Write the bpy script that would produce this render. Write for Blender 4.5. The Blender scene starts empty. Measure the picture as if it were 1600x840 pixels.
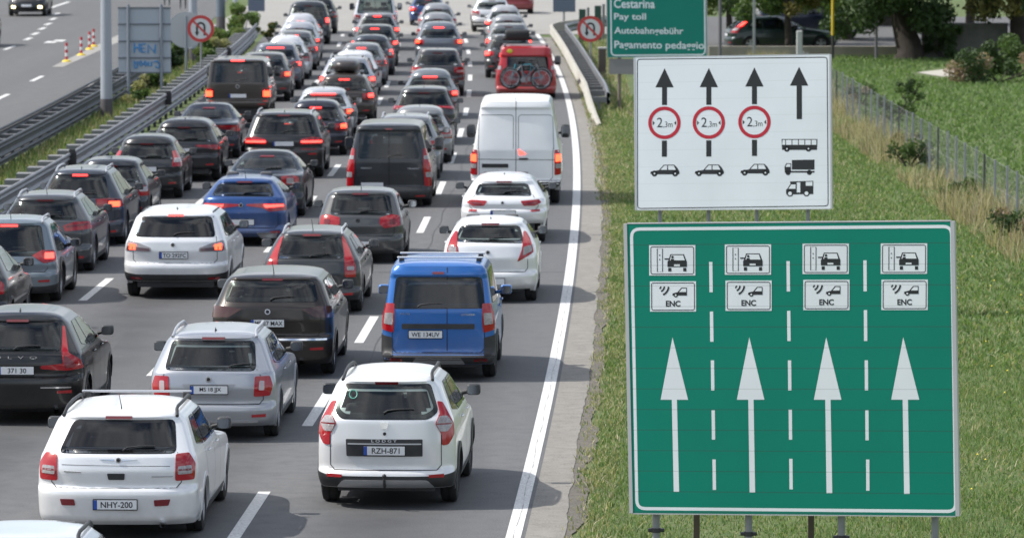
import bpy, bmesh, math, random
import numpy as np
from mathutils import Vector, Matrix
random.seed(7); rng = np.random.default_rng(7)
R = math.radians
C = bpy.context.scene.collection
SC = bpy.context.scene

# ---------------------------------------------------------------- camera, sky, sun, exposure
F_PX, CAM_H = 8000.0, 8.2
PITCH = math.atan(645.0 / F_PX)
cam = bpy.data.cameras.new('camera'); camo = bpy.data.objects.new('camera', cam); C.objects.link(camo)
cam.lens = 180; cam.sensor_width = 36; cam.clip_start = 1; cam.clip_end = 6000
camo.location = (0, 0, CAM_H); camo.rotation_euler = (math.pi / 2 - PITCH, 0, 0)
cam.dof.use_dof = True; cam.dof.focus_distance = 63.5; cam.dof.aperture_fstop = 4.5
SC.camera = camo
SUN_EL, SUN_AZ = 47, 272          # azimuth measured clockwise from +Y; the sun stands to the left and a little ahead
w = bpy.data.worlds.new('World'); SC.world = w; w.use_nodes = True
nt = w.node_tree; N = nt.nodes; Lk = nt.links
bg = N['Background']; sky = N.new('ShaderNodeTexSky'); sky.sky_type = 'NISHITA'; sky.sun_disc = False
sky.sun_elevation = R(SUN_EL); sky.sun_rotation = R(SUN_AZ); sky.altitude = 100; sky.dust_density = 2.0; sky.air_density = 1.0
tc = N.new('ShaderNodeTexCoord'); mp = N.new('ShaderNodeMapping'); mp.inputs['Scale'].default_value = (1.3, 1.3, 3.2)
nz = N.new('ShaderNodeTexNoise'); nz.inputs['Scale'].default_value = 2.6; nz.inputs['Detail'].default_value = 7; nz.inputs['Roughness'].default_value = .58
cr = N.new('ShaderNodeValToRGB'); cr.color_ramp.elements[0].position = .44; cr.color_ramp.elements[1].position = .62
mx = N.new('ShaderNodeMix'); mx.data_type = 'RGBA'; mx.inputs[7].default_value = (8.2, 8.5, 9.0, 1)
Lk.new(tc.outputs['Generated'], mp.inputs[0]); Lk.new(mp.outputs[0], nz.inputs[0]); Lk.new(nz.outputs[0], cr.inputs[0])
Lk.new(cr.outputs[0], mx.inputs[0]); Lk.new(sky.outputs[0], mx.inputs[6]); Lk.new(mx.outputs[2], bg.inputs[0])
bg.inputs[1].default_value = 0.115
sl = bpy.data.lights.new('sun', 'SUN'); sl.energy = 3.7; sl.angle = R(.6); sl.color = (1, .955, .89)
so = bpy.data.objects.new('sun', sl); C.objects.link(so)
az, el = R(SUN_AZ), R(SUN_EL)
so.rotation_euler = Vector((math.sin(az) * math.cos(el), math.cos(az) * math.cos(el), math.sin(el))).to_track_quat('Z', 'Y').to_euler()
SC.view_settings.view_transform = 'Standard'; SC.view_settings.look = 'None'
SC.view_settings.gamma = 1; SC.view_settings.use_curve_mapping = False
SC.view_settings.exposure = 0.5
SC.cycles.max_bounces = 6; SC.cycles.transparent_max_bounces = 10; SC.cycles.volume_bounces = 0
SC.cycles.sample_clamp_indirect = 6

# ---------------------------------------------------------------- helpers
def ground(px, py, z=0.0):
    """point of the plane at height z which the photograph shows at pixel (px, py)"""
    a = (420 - py) / F_PX; zz = z - CAM_H; c, s = math.cos(PITCH), math.sin(PITCH)
    y = -(zz * c + a * zz * s) / (s - a * c)
    return (px - 800) * (y * c - zz * s) / F_PX, y

def edge(d): return -1.634e-4 * d * d + .0551 * d - 2.745        # the road's right edge line, a gentle left-hand bend
def head(d): return .0551 - 3.268e-4 * d

MAT = {}
def mat(name, col, rough=.5, metal=0.0, coat=0.0, emit=0.0, noise=None, bump=0.0, spec=None):
    if name in MAT: return MAT[name]
    m = bpy.data.materials.new(name); m.use_nodes = True; MAT[name] = m
    b = m.node_tree.nodes['Principled BSDF']; n = m.node_tree.nodes; l = m.node_tree.links
    b.inputs['Base Color'].default_value = (*col, 1); b.inputs['Roughness'].default_value = rough
    b.inputs['Metallic'].default_value = metal; b.inputs['Coat Weight'].default_value = coat; b.inputs['Coat Roughness'].default_value = .04
    if spec is not None: b.inputs['Specular IOR Level'].default_value = spec
    if emit:
        b.inputs['Emission Color'].default_value = (*col, 1); b.inputs['Emission Strength'].default_value = emit
    if noise:
        sc, amt, col2 = noise
        t = n.new('ShaderNodeTexCoord'); q = n.new('ShaderNodeTexNoise'); q.inputs['Scale'].default_value = sc; q.inputs['Detail'].default_value = 6
        r = n.new('ShaderNodeValToRGB'); r.color_ramp.elements[0].position = .35; r.color_ramp.elements[1].position = .7
        r.color_ramp.elements[0].color = (*col, 1); r.color_ramp.elements[1].color = (*[a * (1 - amt) + c * amt for a, c in zip(col, col2)], 1)
        l.new(t.outputs['Object'], q.inputs[0]); l.new(q.outputs[0], r.inputs[0]); l.new(r.outputs[0], b.inputs['Base Color'])
        if bump:
            k = n.new('ShaderNodeBump'); k.inputs['Strength'].default_value = bump; k.inputs['Distance'].default_value = .02
            l.new(q.outputs[0], k.inputs['Height']); l.new(k.outputs[0], b.inputs['Normal'])
    return m

def tag(o, label=None, cat=None, group=None, kind=None):
    if label: o['label'] = label
    if cat: o['category'] = cat
    if group: o['group'] = group
    if kind: o['kind'] = kind
    return o

def empty(name, loc, rz=0, label=None, cat=None, group=None):
    o = bpy.data.objects.new(name, None); C.objects.link(o); o.location = loc; o.rotation_euler = (0, 0, rz); o.empty_display_size = .2
    return tag(o, label, cat, group)

def mobj(name, v, f, m, parent=None, smooth=None, loc=None):
    me = bpy.data.meshes.new(name)
    me.from_pydata([tuple(map(float, p)) for p in v], [], [tuple(map(int, q)) for q in f])
    if smooth is not None:
        me.shade_smooth() if hasattr(me, 'shade_smooth') else None
        me.set_sharp_from_angle(angle=R(smooth))
    me.materials.append(m)
    o = bpy.data.objects.new(name, me); C.objects.link(o)
    if parent is not None: o.parent = parent
    if loc is not None: o.location = loc
    return o

class MB:
    """collects shapes into one mesh"""
    def __init__(s): s.v = []; s.f = []
    def add(s, v, f):
        k = len(s.v); s.v += [tuple(p) for p in v]; s.f += [tuple(i + k for i in q) for q in f]; return s
    def box(s, x0, x1, y0, y1, z0, z1):
        v = [(x0, y0, z0), (x1, y0, z0), (x1, y1, z0), (x0, y1, z0), (x0, y0, z1), (x1, y0, z1), (x1, y1, z1), (x0, y1, z1)]
        return s.add(v, [(0, 3, 2, 1), (4, 5, 6, 7), (0, 1, 5, 4), (1, 2, 6, 5), (2, 3, 7, 6), (3, 0, 4, 7)])
    def bbox(s, x0, x1, y0, y1, z0, z1, b=.02):
        bm = bmesh.new(); bmesh.ops.create_cube(bm, size=1)
        for q in bm.verts: q.co = ((x0 + x1) / 2 + q.co.x * (x1 - x0), (y0 + y1) / 2 + q.co.y * (y1 - y0), (z0 + z1) / 2 + q.co.z * (z1 - z0))
        bmesh.ops.bevel(bm, geom=bm.edges[:], offset=b, segments=3, affect='EDGES', profile=.5)
        bm.verts.index_update(); s.add([q.co[:] for q in bm.verts], [[q.index for q in f.verts] for f in bm.faces]); bm.free(); return s
    def tube(s, pts, r, n=8, cap=True):
        P = [Vector(p) for p in pts]; rr = r if isinstance(r, (list, tuple)) else [r] * len(P); v = []; f = []
        for i, p in enumerate(P):
            t = (P[min(i + 1, len(P) - 1)] - P[max(i - 1, 0)]).normalized()
            a = t.orthogonal().normalized() if i == 0 else (pa - t * pa.dot(t)).normalized()
            pa = a; b = t.cross(a)
            for k in range(n):
                th = 2 * math.pi * k / n; v.append((p + (a * math.cos(th) + b * math.sin(th)) * rr[i])[:])
        for i in range(len(P) - 1):
            for k in range(n): f.append((i * n + k, i * n + (k + 1) % n, (i + 1) * n + (k + 1) % n, (i + 1) * n + k))
        if cap: f += [tuple(range(n))[::-1], tuple((len(P) - 1) * n + k for k in range(n))]
        return s.add(v, f)
    def ell(s, c, r, e=1.0, nu=14, nv=8):
        v = []; f = []
        sg = lambda t, p: math.copysign(abs(t) ** p, t)
        for j in range(nv + 1):
            ph = -math.pi / 2 + math.pi * j / nv
            for i in range(nu):
                th = 2 * math.pi * i / nu
                v.append((c[0] + r[0] * sg(math.cos(ph), e) * sg(math.cos(th), e), c[1] + r[1] * sg(math.cos(ph), e) * sg(math.sin(th), e), c[2] + r[2] * sg(math.sin(ph), e)))
        for j in range(nv):
            for i in range(nu): f.append((j * nu + i, j * nu + (i + 1) % nu, (j + 1) * nu + (i + 1) % nu, (j + 1) * nu + i))
        return s.add(v, f)
    def build(s, name, m, parent=None, smooth=None, loc=None): return mobj(name, s.v, s.f, m, parent, smooth, loc)

_txt = {}
def text_mesh(txt, bold=0.0):
    k = (txt, bold)
    if k not in _txt:
        cu = bpy.data.curves.new('t', 'FONT'); cu.body = txt; cu.size = 1; cu.offset = bold; cu.resolution_u = 4
        o = bpy.data.objects.new('t', cu); C.objects.link(o)
        me = bpy.data.meshes.new_from_object(o)
        v = np.array([q.co[:] for q in me.vertices]); f = [tuple(p.vertices) for p in me.polygons]
        bpy.data.objects.remove(o); bpy.data.meshes.remove(me); bpy.data.curves.remove(cu)
        mn, mxx = v.min(0), v.max(0)
        v[:, 0] = (v[:, 0] - mn[0]) / (mxx[0] - mn[0]); v[:, 1] = (v[:, 1] - mn[1]) / (mxx[1] - mn[1])
        _txt[k] = (v[:, :2], f, (mxx[0] - mn[0]) / (mxx[1] - mn[1]))
    return _txt[k]

def rpoly(pts, r, seg=3):
    out = []; n = len(pts)
    for i in range(n):
        p = Vector(pts[i]); a = Vector(pts[i - 1]) - p; b = Vector(pts[(i + 1) % n]) - p
        rr = min(r, a.length * .45, b.length * .45); a = p + a.normalized() * rr; b = p + b.normalized() * rr
        for k in range(seg + 1):
            t = k / seg; out.append(tuple(a * (1 - t) ** 2 + p * 2 * t * (1 - t) + b * t * t))
    return out
def densify(p, g):
    out = []
    for i in range(len(p)):
        a = np.array(p[i]); b = np.array(p[(i + 1) % len(p)]); n = max(1, int(np.linalg.norm(b - a) / g))
        for k in range(n): out.append(tuple(a + (b - a) * k / n))
    return out
def shrink(p, d):
    p = np.array(p); lo, hi = p.min(0), p.max(0); c = (lo + hi) / 2; s = np.maximum((hi - lo - 2 * d) / (hi - lo), .05)
    return [tuple(q) for q in c + (p - c) * s]
def inpoly(P, x, y):
    P = np.array(P); r = np.zeros(x.shape, bool); j = len(P) - 1
    for i in range(len(P)):
        c = ((P[i, 1] > y) != (P[j, 1] > y)) & (x < (P[j, 0] - P[i, 0]) * (y - P[i, 1]) / (P[j, 1] - P[i, 1] + 1e-12) + P[i, 0])
        r ^= c; j = i
    return r

# ---------------------------------------------------------------- car body surfaces
class Shape:
    def __init__(s, S):
        s.L = S['L']; s.br = S['br']; s.bf = S['bf']; s.n = S['n']; s.nf = 2.3
        s.RP = np.array(S['RP'], float); s.FP = np.array(S['FP'], float); s.WP = np.array(S['WP'], float); s.c = {}
        s.ze = s.WP[-1, 0]
    def _f(s, K, z):
        return sum(np.interp(z + o, K[:, 0], K[:, 1]) for o in (-.014, -.005, .005, .014)) / 4
    def yr(s, z): return s._f(s.RP, z)
    def yf(s, z): return s._f(s.FP, z)
    def w(s, z): return s._f(s.WP, z)
    def T(s, y): return 1 - .025 * ((y - s.L / 2) / (s.L / 2)) ** 2
    def half(s, z, n1, m, n2, ext=None):
        z = float(z); yr, yf, w = s.yr(z), s.yf(z), s.w(z)
        br = min(s.br, (yf - yr) * .35); bf = min(s.bf, (yf - yr) * .35)
        ph = np.linspace(0, np.pi / 2, n1) if n1 > 1 else np.array([0.])
        q = np.sin(ph) ** (2 / s.n); y = yr + br * (1 - np.cos(ph) ** (2 / s.n))
        ys = np.linspace(yr + br, yf - bf, m + 2)[1:-1]
        ph2 = np.linspace(np.pi / 2, 0, n2)
        q2 = np.sin(ph2) ** (2 / s.nf); y2 = yf - bf * (1 - np.cos(ph2) ** (2 / s.nf))
        Y = np.concatenate([y, ys, y2]); Q = np.concatenate([q, np.ones(m), q2])
        return Q * w * s.T(Y), Y
    def line(s, z):
        k = round(float(z), 3)
        if k not in s.c:
            x, y = s.half(k, 26, 20, 12); t = np.concatenate([[0], np.cumsum(np.hypot(np.diff(x), np.diff(y)))])
            s.c[k] = (t, x, y, np.gradient(x, t + np.arange(len(t)) * 1e-9), np.gradient(y, t + np.arange(len(t)) * 1e-9))
        return s.c[k]
    def rear(s, t, z, off):
        T, x, y, dx, dy = s.line(z); a = abs(t); sg = 1 if t >= 0 else -1
        X, Y, DX, DY = (np.interp(a, T, q) for q in (x, y, dx, dy)); l = math.hypot(DX, DY) or 1
        return sg * (X + DY / l * off), Y - DX / l * off, z
    def side(s, y, z, off, sg=1):
        T, x, yy, dx, dy = s.line(z); i = np.argmax(x)
        n = np.searchsorted(yy, y); X = np.interp(y, yy, x)
        return sg * (X + off), y, z
    def front(s, x, z, off):
        T, xx, yy, dx, dy = s.line(z); i = int(np.argmax(xx)); a = min(abs(x), xx[i])
        return x, float(np.interp(a, xx[i:][::-1], yy[i:][::-1])) + off, z

def patch(sh, kind, poly, off, thick, name, m, parent, sg=1, g=.07, r=0.0):
    if r: poly = rpoly(poly, r)
    bm = bmesh.new(); bm.faces.new([bm.verts.new((p[0], 0, p[1])) for p in poly])
    P = np.array(poly); lo, hi = P.min(0), P.max(0)
    for ax in (0, 1):
        nn = int((hi[ax] - lo[ax]) / g)
        for k in range(1, nn + 1):
            c = lo[ax] + (hi[ax] - lo[ax]) * k / (nn + 1)
            bmesh.ops.bisect_plane(bm, geom=bm.verts[:] + bm.edges[:] + bm.faces[:], plane_co=(c, 0, 0) if ax == 0 else (0, 0, c), plane_no=(1, 0, 0) if ax == 0 else (0, 0, 1))
    bm.verts.index_update()
    fn = {'rear': lambda a, z, o: sh.rear(a, z, o), 'side': lambda a, z, o: sh.side(a, z, o, sg), 'front': lambda a, z, o: sh.front(a, z, o)}[kind]
    uv = [(q.co.x, q.co.z) for q in bm.verts]
    v = [fn(a, z, off) for a, z in uv]; f = [[q.index for q in fc.verts] for fc in bm.faces]
    low = {}
    for e in bm.edges:
        if len(e.link_faces) == 1:
            a, b = e.verts[0].index, e.verts[1].index
            for i in (a, b):
                if i not in low: low[i] = len(v); v.append(fn(*uv[i], off - thick))
            f.append((a, b, low[b], low[a]))
    bm.free()
    return mobj(name, v, f, m, parent, smooth=50)

def ring(sh, kind, outer, inner, off, thick, name, m, parent, sg=1):
    n = len(outer); fn = {'rear': lambda a, z, o: sh.rear(a, z, o), 'side': lambda a, z, o: sh.side(a, z, o, sg), 'front': lambda a, z, o: sh.front(a, z, o)}[kind]
    v = [fn(*p, off) for p in outer] + [fn(*p, off) for p in inner] + [fn(*p, off - thick) for p in outer] + [fn(*p, off - thick * 3) for p in inner]
    f = []
    for i in range(n):
        j = (i + 1) % n; f += [(i, j, n + j, n + i), (i, 2 * n + i, 2 * n + j, j), (n + i, n + j, 3 * n + j, 3 * n + i)]
    return mobj(name, v, f, m, parent, smooth=50)

def stripe(sh, kind, pts, wd, off, name, m, parent, sg=1, extra=()):
    """a narrow gap or trim line following points over the body"""
    v = []; f = []
    fn = {'rear': lambda a, z: sh.rear(a, z, off), 'side': lambda a, z: sh.side(a, z, off, sg)}[kind]
    for pl in (pts,) + tuple(extra):
        pl = np.array(pl, float); P = [pl[0]]
        for i in range(len(pl) - 1):
            n = max(1, int(np.linalg.norm(pl[i + 1] - pl[i]) / .07))
            for k in range(1, n + 1): P.append(pl[i] + (pl[i + 1] - pl[i]) * k / n)
        P = np.array(P); d = np.gradient(P, axis=0); d /= np.linalg.norm(d, axis=1)[:, None] + 1e-9; nn = np.stack([-d[:, 1], d[:, 0]], 1) * wd / 2
        b = len(v)
        for p, q in zip(P, nn): v.append(fn(*(p + q))); v.append(fn(*(p - q)))
        f += [(b + 2 * i, b + 2 * i + 1, b + 2 * i + 3, b + 2 * i + 2) for i in range(len(P) - 1)]
    return mobj(name, v, f, m, parent)

def paint(col, metal=.25):
    if max(col) < .16: col = tuple(c * .6 for c in col)
    k = 'paint_%d_%d_%d_%d' % (*[int(c * 1000) for c in col], int(metal * 100))
    if k in MAT: return MAT[k]
    dirt = tuple(c * .85 + .006 for c in col)
    m = mat(k, col, rough=.28, metal=metal, coat=.5, noise=(1.7, .5, dirt)); n = m.node_tree.nodes; l = m.node_tree.links; b = n['Principled BSDF']; src = b.inputs['Base Color'].links[0].from_socket
    t = n.new('ShaderNodeTexCoord'); sp = n.new('ShaderNodeSeparateXYZ'); l.new(t.outputs['Object'], sp.inputs[0])   # road film on the lower body
    r = n.new('ShaderNodeMapRange'); r.inputs[1].default_value = .85; r.inputs[2].default_value = .2; r.inputs[3].default_value = 0; r.inputs[4].default_value = .5 if max(col) > .2 else .3; l.new(sp.outputs['Z'], r.inputs[0])
    q = n.new('ShaderNodeTexNoise'); q.inputs['Scale'].default_value = 7; q.inputs['Detail'].default_value = 6; l.new(t.outputs['Object'], q.inputs[0])
    f = n.new('ShaderNodeMath'); f.operation = 'MULTIPLY'; l.new(r.outputs[0], f.inputs[0]); l.new(q.outputs[0], f.inputs[1])
    mx = n.new('ShaderNodeMix'); mx.data_type = 'RGBA'; l.new(f.outputs[0], mx.inputs[0]); l.new(src, mx.inputs[6]); d_ = .07 if max(col) < .2 else .33; mx.inputs[7].default_value = (d_, d_ * .93, d_ * .82, 1); l.new(mx.outputs[2], b.inputs['Base Color'])
    return m

GLASS = None
def glass(tint, name):
    if name in MAT: return MAT[name]
    m = bpy.data.materials.new(name); m.use_nodes = True; MAT[name] = m; n = m.node_tree.nodes; l = m.node_tree.links; n.clear()
    o = n.new('ShaderNodeOutputMaterial'); tr = n.new('ShaderNodeBsdfTransparent'); tr.inputs[0].default_value = (*tint, 1)
    gl = n.new('ShaderNodeBsdfGlossy'); gl.inputs['Roughness'].default_value = .03; gl.inputs[0].default_value = (1, 1, 1, 1)
    fr = n.new('ShaderNodeLayerWeight'); pw = n.new('ShaderNodeMath'); pw.operation = 'POWER'; pw.inputs[1].default_value = 5; l.new(fr.outputs['Facing'], pw.inputs[0])
    ml = n.new('ShaderNodeMath'); ml.operation = 'MULTIPLY_ADD'; ml.inputs[1].default_value = .92; ml.inputs[2].default_value = .05; l.new(pw.outputs[0], ml.inputs[0]); mx = n.new('ShaderNodeMixShader')
    l.new(ml.outputs[0], mx.inputs[0]); l.new(tr.outputs[0], mx.inputs[1]); l.new(gl.outputs[0], mx.inputs[2]); l.new(mx.outputs[0], o.inputs[0])
    return m

BLACK = mat('black_plastic', (.022, .023, .025), .55, noise=(6, .5, (.05, .05, .05)))
GLOSSBLK = mat('gloss_black', (.008, .009, .011), .15)
GAP = mat('panel_gap', (.012, .012, .013), .7)
RED = mat('lamp_red', (.34, .008, .013), .12, coat=.6)
DKRED = mat('lamp_dark_red', (.16, .008, .014), .12, coat=.6)
REDLIT = mat('lamp_red_lit', (1.0, .04, .03), .2, emit=5)
STOPLIT = mat('stop_lamp_lit', (1.0, .04, .035), .2, emit=4)
ORLIT = mat('lamp_orange_lit', (1.0, .05, .02), .2, emit=5)
CLEAR = mat('lamp_clear', (.36, .35, .36), .12, coat=.6, noise=(38, .6, (.18, .12, .12)))
SMOKE = mat('lamp_smoked', (.09, .035, .04), .1, coat=.6)
CHROME = mat('chrome', (.75, .76, .78), .12, metal=1)
SILVER = mat('silver_trim', (.5, .51, .53), .35, metal=.6)
TYRE = mat('tyre_rubber', (.02, .02, .021), .85)
RIM = mat('alloy_rim', (.38, .39, .41), .35, metal=.8)
PLATEW = mat('plate_white', (.68, .69, .70), .4)
PLATEB = mat('plate_blue', (.02, .07, .35), .4)
INK = mat('ink_black', (.012, .012, .014), .5)
SEAT = mat('seat_fabric', (.10, .10, .105), .9)
CABIN = mat('cabin_lining', (.045, .045, .048), .9)
HEAD = mat('headliner', (.25, .24, .22), .9)
MIRR = mat('mirror_glass', (.30, .33, .37), .1, metal=1)
G_LIGHT = glass((.50, .56, .54), 'car_glass'); G_DARK = glass((.16, .18, .20), 'privacy_glass')
HEADLIT = mat('headlamp_lit', (1, .88, .5), .2, emit=4)

_wheel = {}
def wheel(parent, x, y, r, wd, side, rimmat):
    k = (round(r, 3), round(wd, 3))
    if k not in _wheel:
        prof = [(-wd / 2, r * .66), (-wd / 2 - .004, r * .8), (-wd / 2 + .012, r * .95), (-wd * .32, r), (-.012, r), (-.009, r * .97), (.009, r * .97), (.012, r), (wd * .32, r), (wd / 2 - .012, r * .95), (wd / 2 + .004, r * .8), (wd / 2, r * .66), (wd / 2 - .05, r * .6), (-wd / 2 + .05, r * .6)]
        n = 32; v = []; f = []
        for i in range(n):
            a = 2 * math.pi * i / n
            for (px, pr) in prof: v.append((px, pr * math.cos(a), pr * math.sin(a)))
        q = len(prof)
        for i in range(n):
            for j in range(q): f.append((i * q + j, ((i + 1) % n) * q + j, ((i + 1) % n) * q + (j + 1) % q, i * q + (j + 1) % q))
        t = mobj('tyre', v, f, TYRE, None, 40); tm = t.data; bpy.data.objects.remove(t)
        mb = MB(); ring_ = []
        for i in range(n): a = 2 * math.pi * i / n; ring_.append((math.cos(a), math.sin(a)))
        v = [(wd / 2 - .01, c * r * .66, s_ * r * .66) for c, s_ in ring_] + [(wd / 2 - .012, c * r * .6, s_ * r * .6) for c, s_ in ring_] + [(wd / 2 - .09, c * r * .57, s_ * r * .57) for c, s_ in ring_] + [(-wd / 2 + .02, c * r * .55, s_ * r * .55) for c, s_ in ring_]
        f = [(k_ * n + i, k_ * n + (i + 1) % n, (k_ + 1) * n + (i + 1) % n, (k_ + 1) * n + i) for k_ in range(3) for i in range(n)]
        mb.add(v, f)
        for i in range(5):
            a = 2 * math.pi * i / 5; cs, sn = math.cos(a), math.sin(a)
            P = [(-.035, r * .1), (.035, r * .1), (.05, r * .6), (-.05, r * .6)]
            vv = [(x_, p[0] * cs - p[1] * sn, p[0] * sn + p[1] * cs) for x_ in (wd / 2 - .03, wd / 2 - .07) for p in P]
            mb.add(vv, [(0, 1, 2, 3), (0, 4, 5, 1), (1, 5, 6, 2), (2, 6, 7, 3), (3, 7, 4, 0)])
        mb.tube([(wd / 2 - .02, 0, 0), (wd / 2 - .1, 0, 0)], .07, 12)
        o = mb.build('rim', RIM, None, 40); rm = o.data; bpy.data.objects.remove(o)
        _wheel[k] = (tm, rm)
    tm, rm = _wheel[k]
    o = bpy.data.objects.new('wheel', tm); C.objects.link(o); o.parent = parent; o.location = (side * x, y, r)
    if side < 0: o.rotation_euler = (0, 0, math.pi)
    p = bpy.data.objects.new('rim', rm); C.objects.link(p); p.parent = o
    if rimmat is not RIM:
        p.material_slots[0].link = 'OBJECT'; p.material_slots[0].material = rimmat

def base_spec(kind, kw):
    D = {
     'hatch': dict(L=4.25, W=1.78, H=1.47, z0=.27, zbt=.62, zbelt=.93, zwt=1.28, ze=1.40, ybelt=.12, ytop=.52, rh=.60, br=.40, hood=.92, ws=1.15, wt=2.0, rr=.31),
     'suv': dict(L=4.45, W=1.84, H=1.64, z0=.33, zbt=.70, zbelt=1.05, zwt=1.45, ze=1.57, ybelt=.10, ytop=.42, rh=.64, br=.36, hood=1.05, ws=1.2, wt=2.0, rr=.35),
     'wagon': dict(L=4.8, W=1.83, H=1.50, z0=.27, zbt=.60, zbelt=.95, zwt=1.31, ze=1.43, ybelt=.10, ytop=.50, rh=.61, br=.36, hood=.94, ws=1.35, wt=2.2, rr=.32),
     'mpv': dict(L=4.75, W=1.87, H=1.66, z0=.28, zbt=.62, zbelt=1.02, zwt=1.42, ze=1.54, ybelt=.08, ytop=.36, rh=.62, br=.36, hood=1.0, ws=1.05, wt=2.05, rr=.33),
     'sedan': dict(L=4.7, W=1.82, H=1.44, z0=.27, zbt=.60, zbelt=1.0, zwt=1.31, ze=1.38, ybelt=.72, ytop=1.35, rh=.59, br=.32, hood=.9, ws=1.3, wt=2.1, rr=.32),
     'van': dict(L=5.0, W=1.93, H=1.96, z0=.32, zbt=.58, zbelt=1.12, zwt=1.68, ze=1.84, ybelt=.06, ytop=.16, rh=.74, br=.16, hood=1.15, ws=.95, wt=1.75, rr=.33, n=3.4),
     'bigvan': dict(L=5.6, W=2.05, H=2.50, z0=.40, zbt=.70, zbelt=1.3, zwt=2.0, ze=2.34, ybelt=.05, ytop=.17, rh=.78, br=.14, hood=1.25, ws=.9, wt=1.7, rr=.35, n=3.6)}[kind]
    S = dict(n=2.7, bf=.62, rails=None, bars=False, antenna='fin', lamp='wrap', lit=False, stop='top', stoplit=False, plate=None, plate_z=None, plate_x=0, cladding=False,
             privacy=False, mirrors=True, seams=True, wiper=True, detail=2, bumper=None, reflectors=True, glassrear=True, sidewin=True, metal=.25)
    S.update(D); S.update(kw); S['kind'] = kind
    W2 = S['W'] / 2; z0, zbt, zb, zwt, ze = S['z0'], S['zbt'], S['zbelt'], S['zwt'], S['ze']; L = S['L']
    if kind == 'sedan':
        S.setdefault('RP', [(z0, .12), (z0 + .06, .03), (zbt - .1, 0), (zbt - .02, .015), (zbt + .02, .06), (zb - .12, .07), (zb - .05, .06), (zb - .01, .16), (zb + .02, S['ybelt']), (zwt, S['ytop']), (ze, S['ytop'] + .08)])
    else:
        S.setdefault('RP', [(z0, .12), (z0 + .06, .03), (zbt - .1, 0), (zbt - .03, .01), (zbt + .012, .085), ((zbt + zb) / 2, .06), (zb - .02, S['ybelt']), (zwt - .02, S['ytop']), (zwt + .03, S['ytop'] - .04), (ze, S['ytop'] + .01)])
    hz = S['hood']
    S.setdefault('FP', [(z0, L - .12), (z0 + .1, L - .01), (.5, L), (.68, L - .03), (hz - .14, L - .16), (hz - .06, L - .42), (hz + .04, L - S['ws']), (ze - .04, L - S['wt']), (ze, L - S['wt'] - .08)])
    S.setdefault('WP', [(z0, W2 * .95), (z0 + .12, W2 * .985), (zbt, W2), (zb - .18, W2 * .99), (zb - .04, W2 * .965), (zb, W2 * .945), (zwt - .03, S['rh'] + .045), (ze - .05, S['rh'] + .015), (ze, S['rh'] - .04)])
    return S

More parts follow.
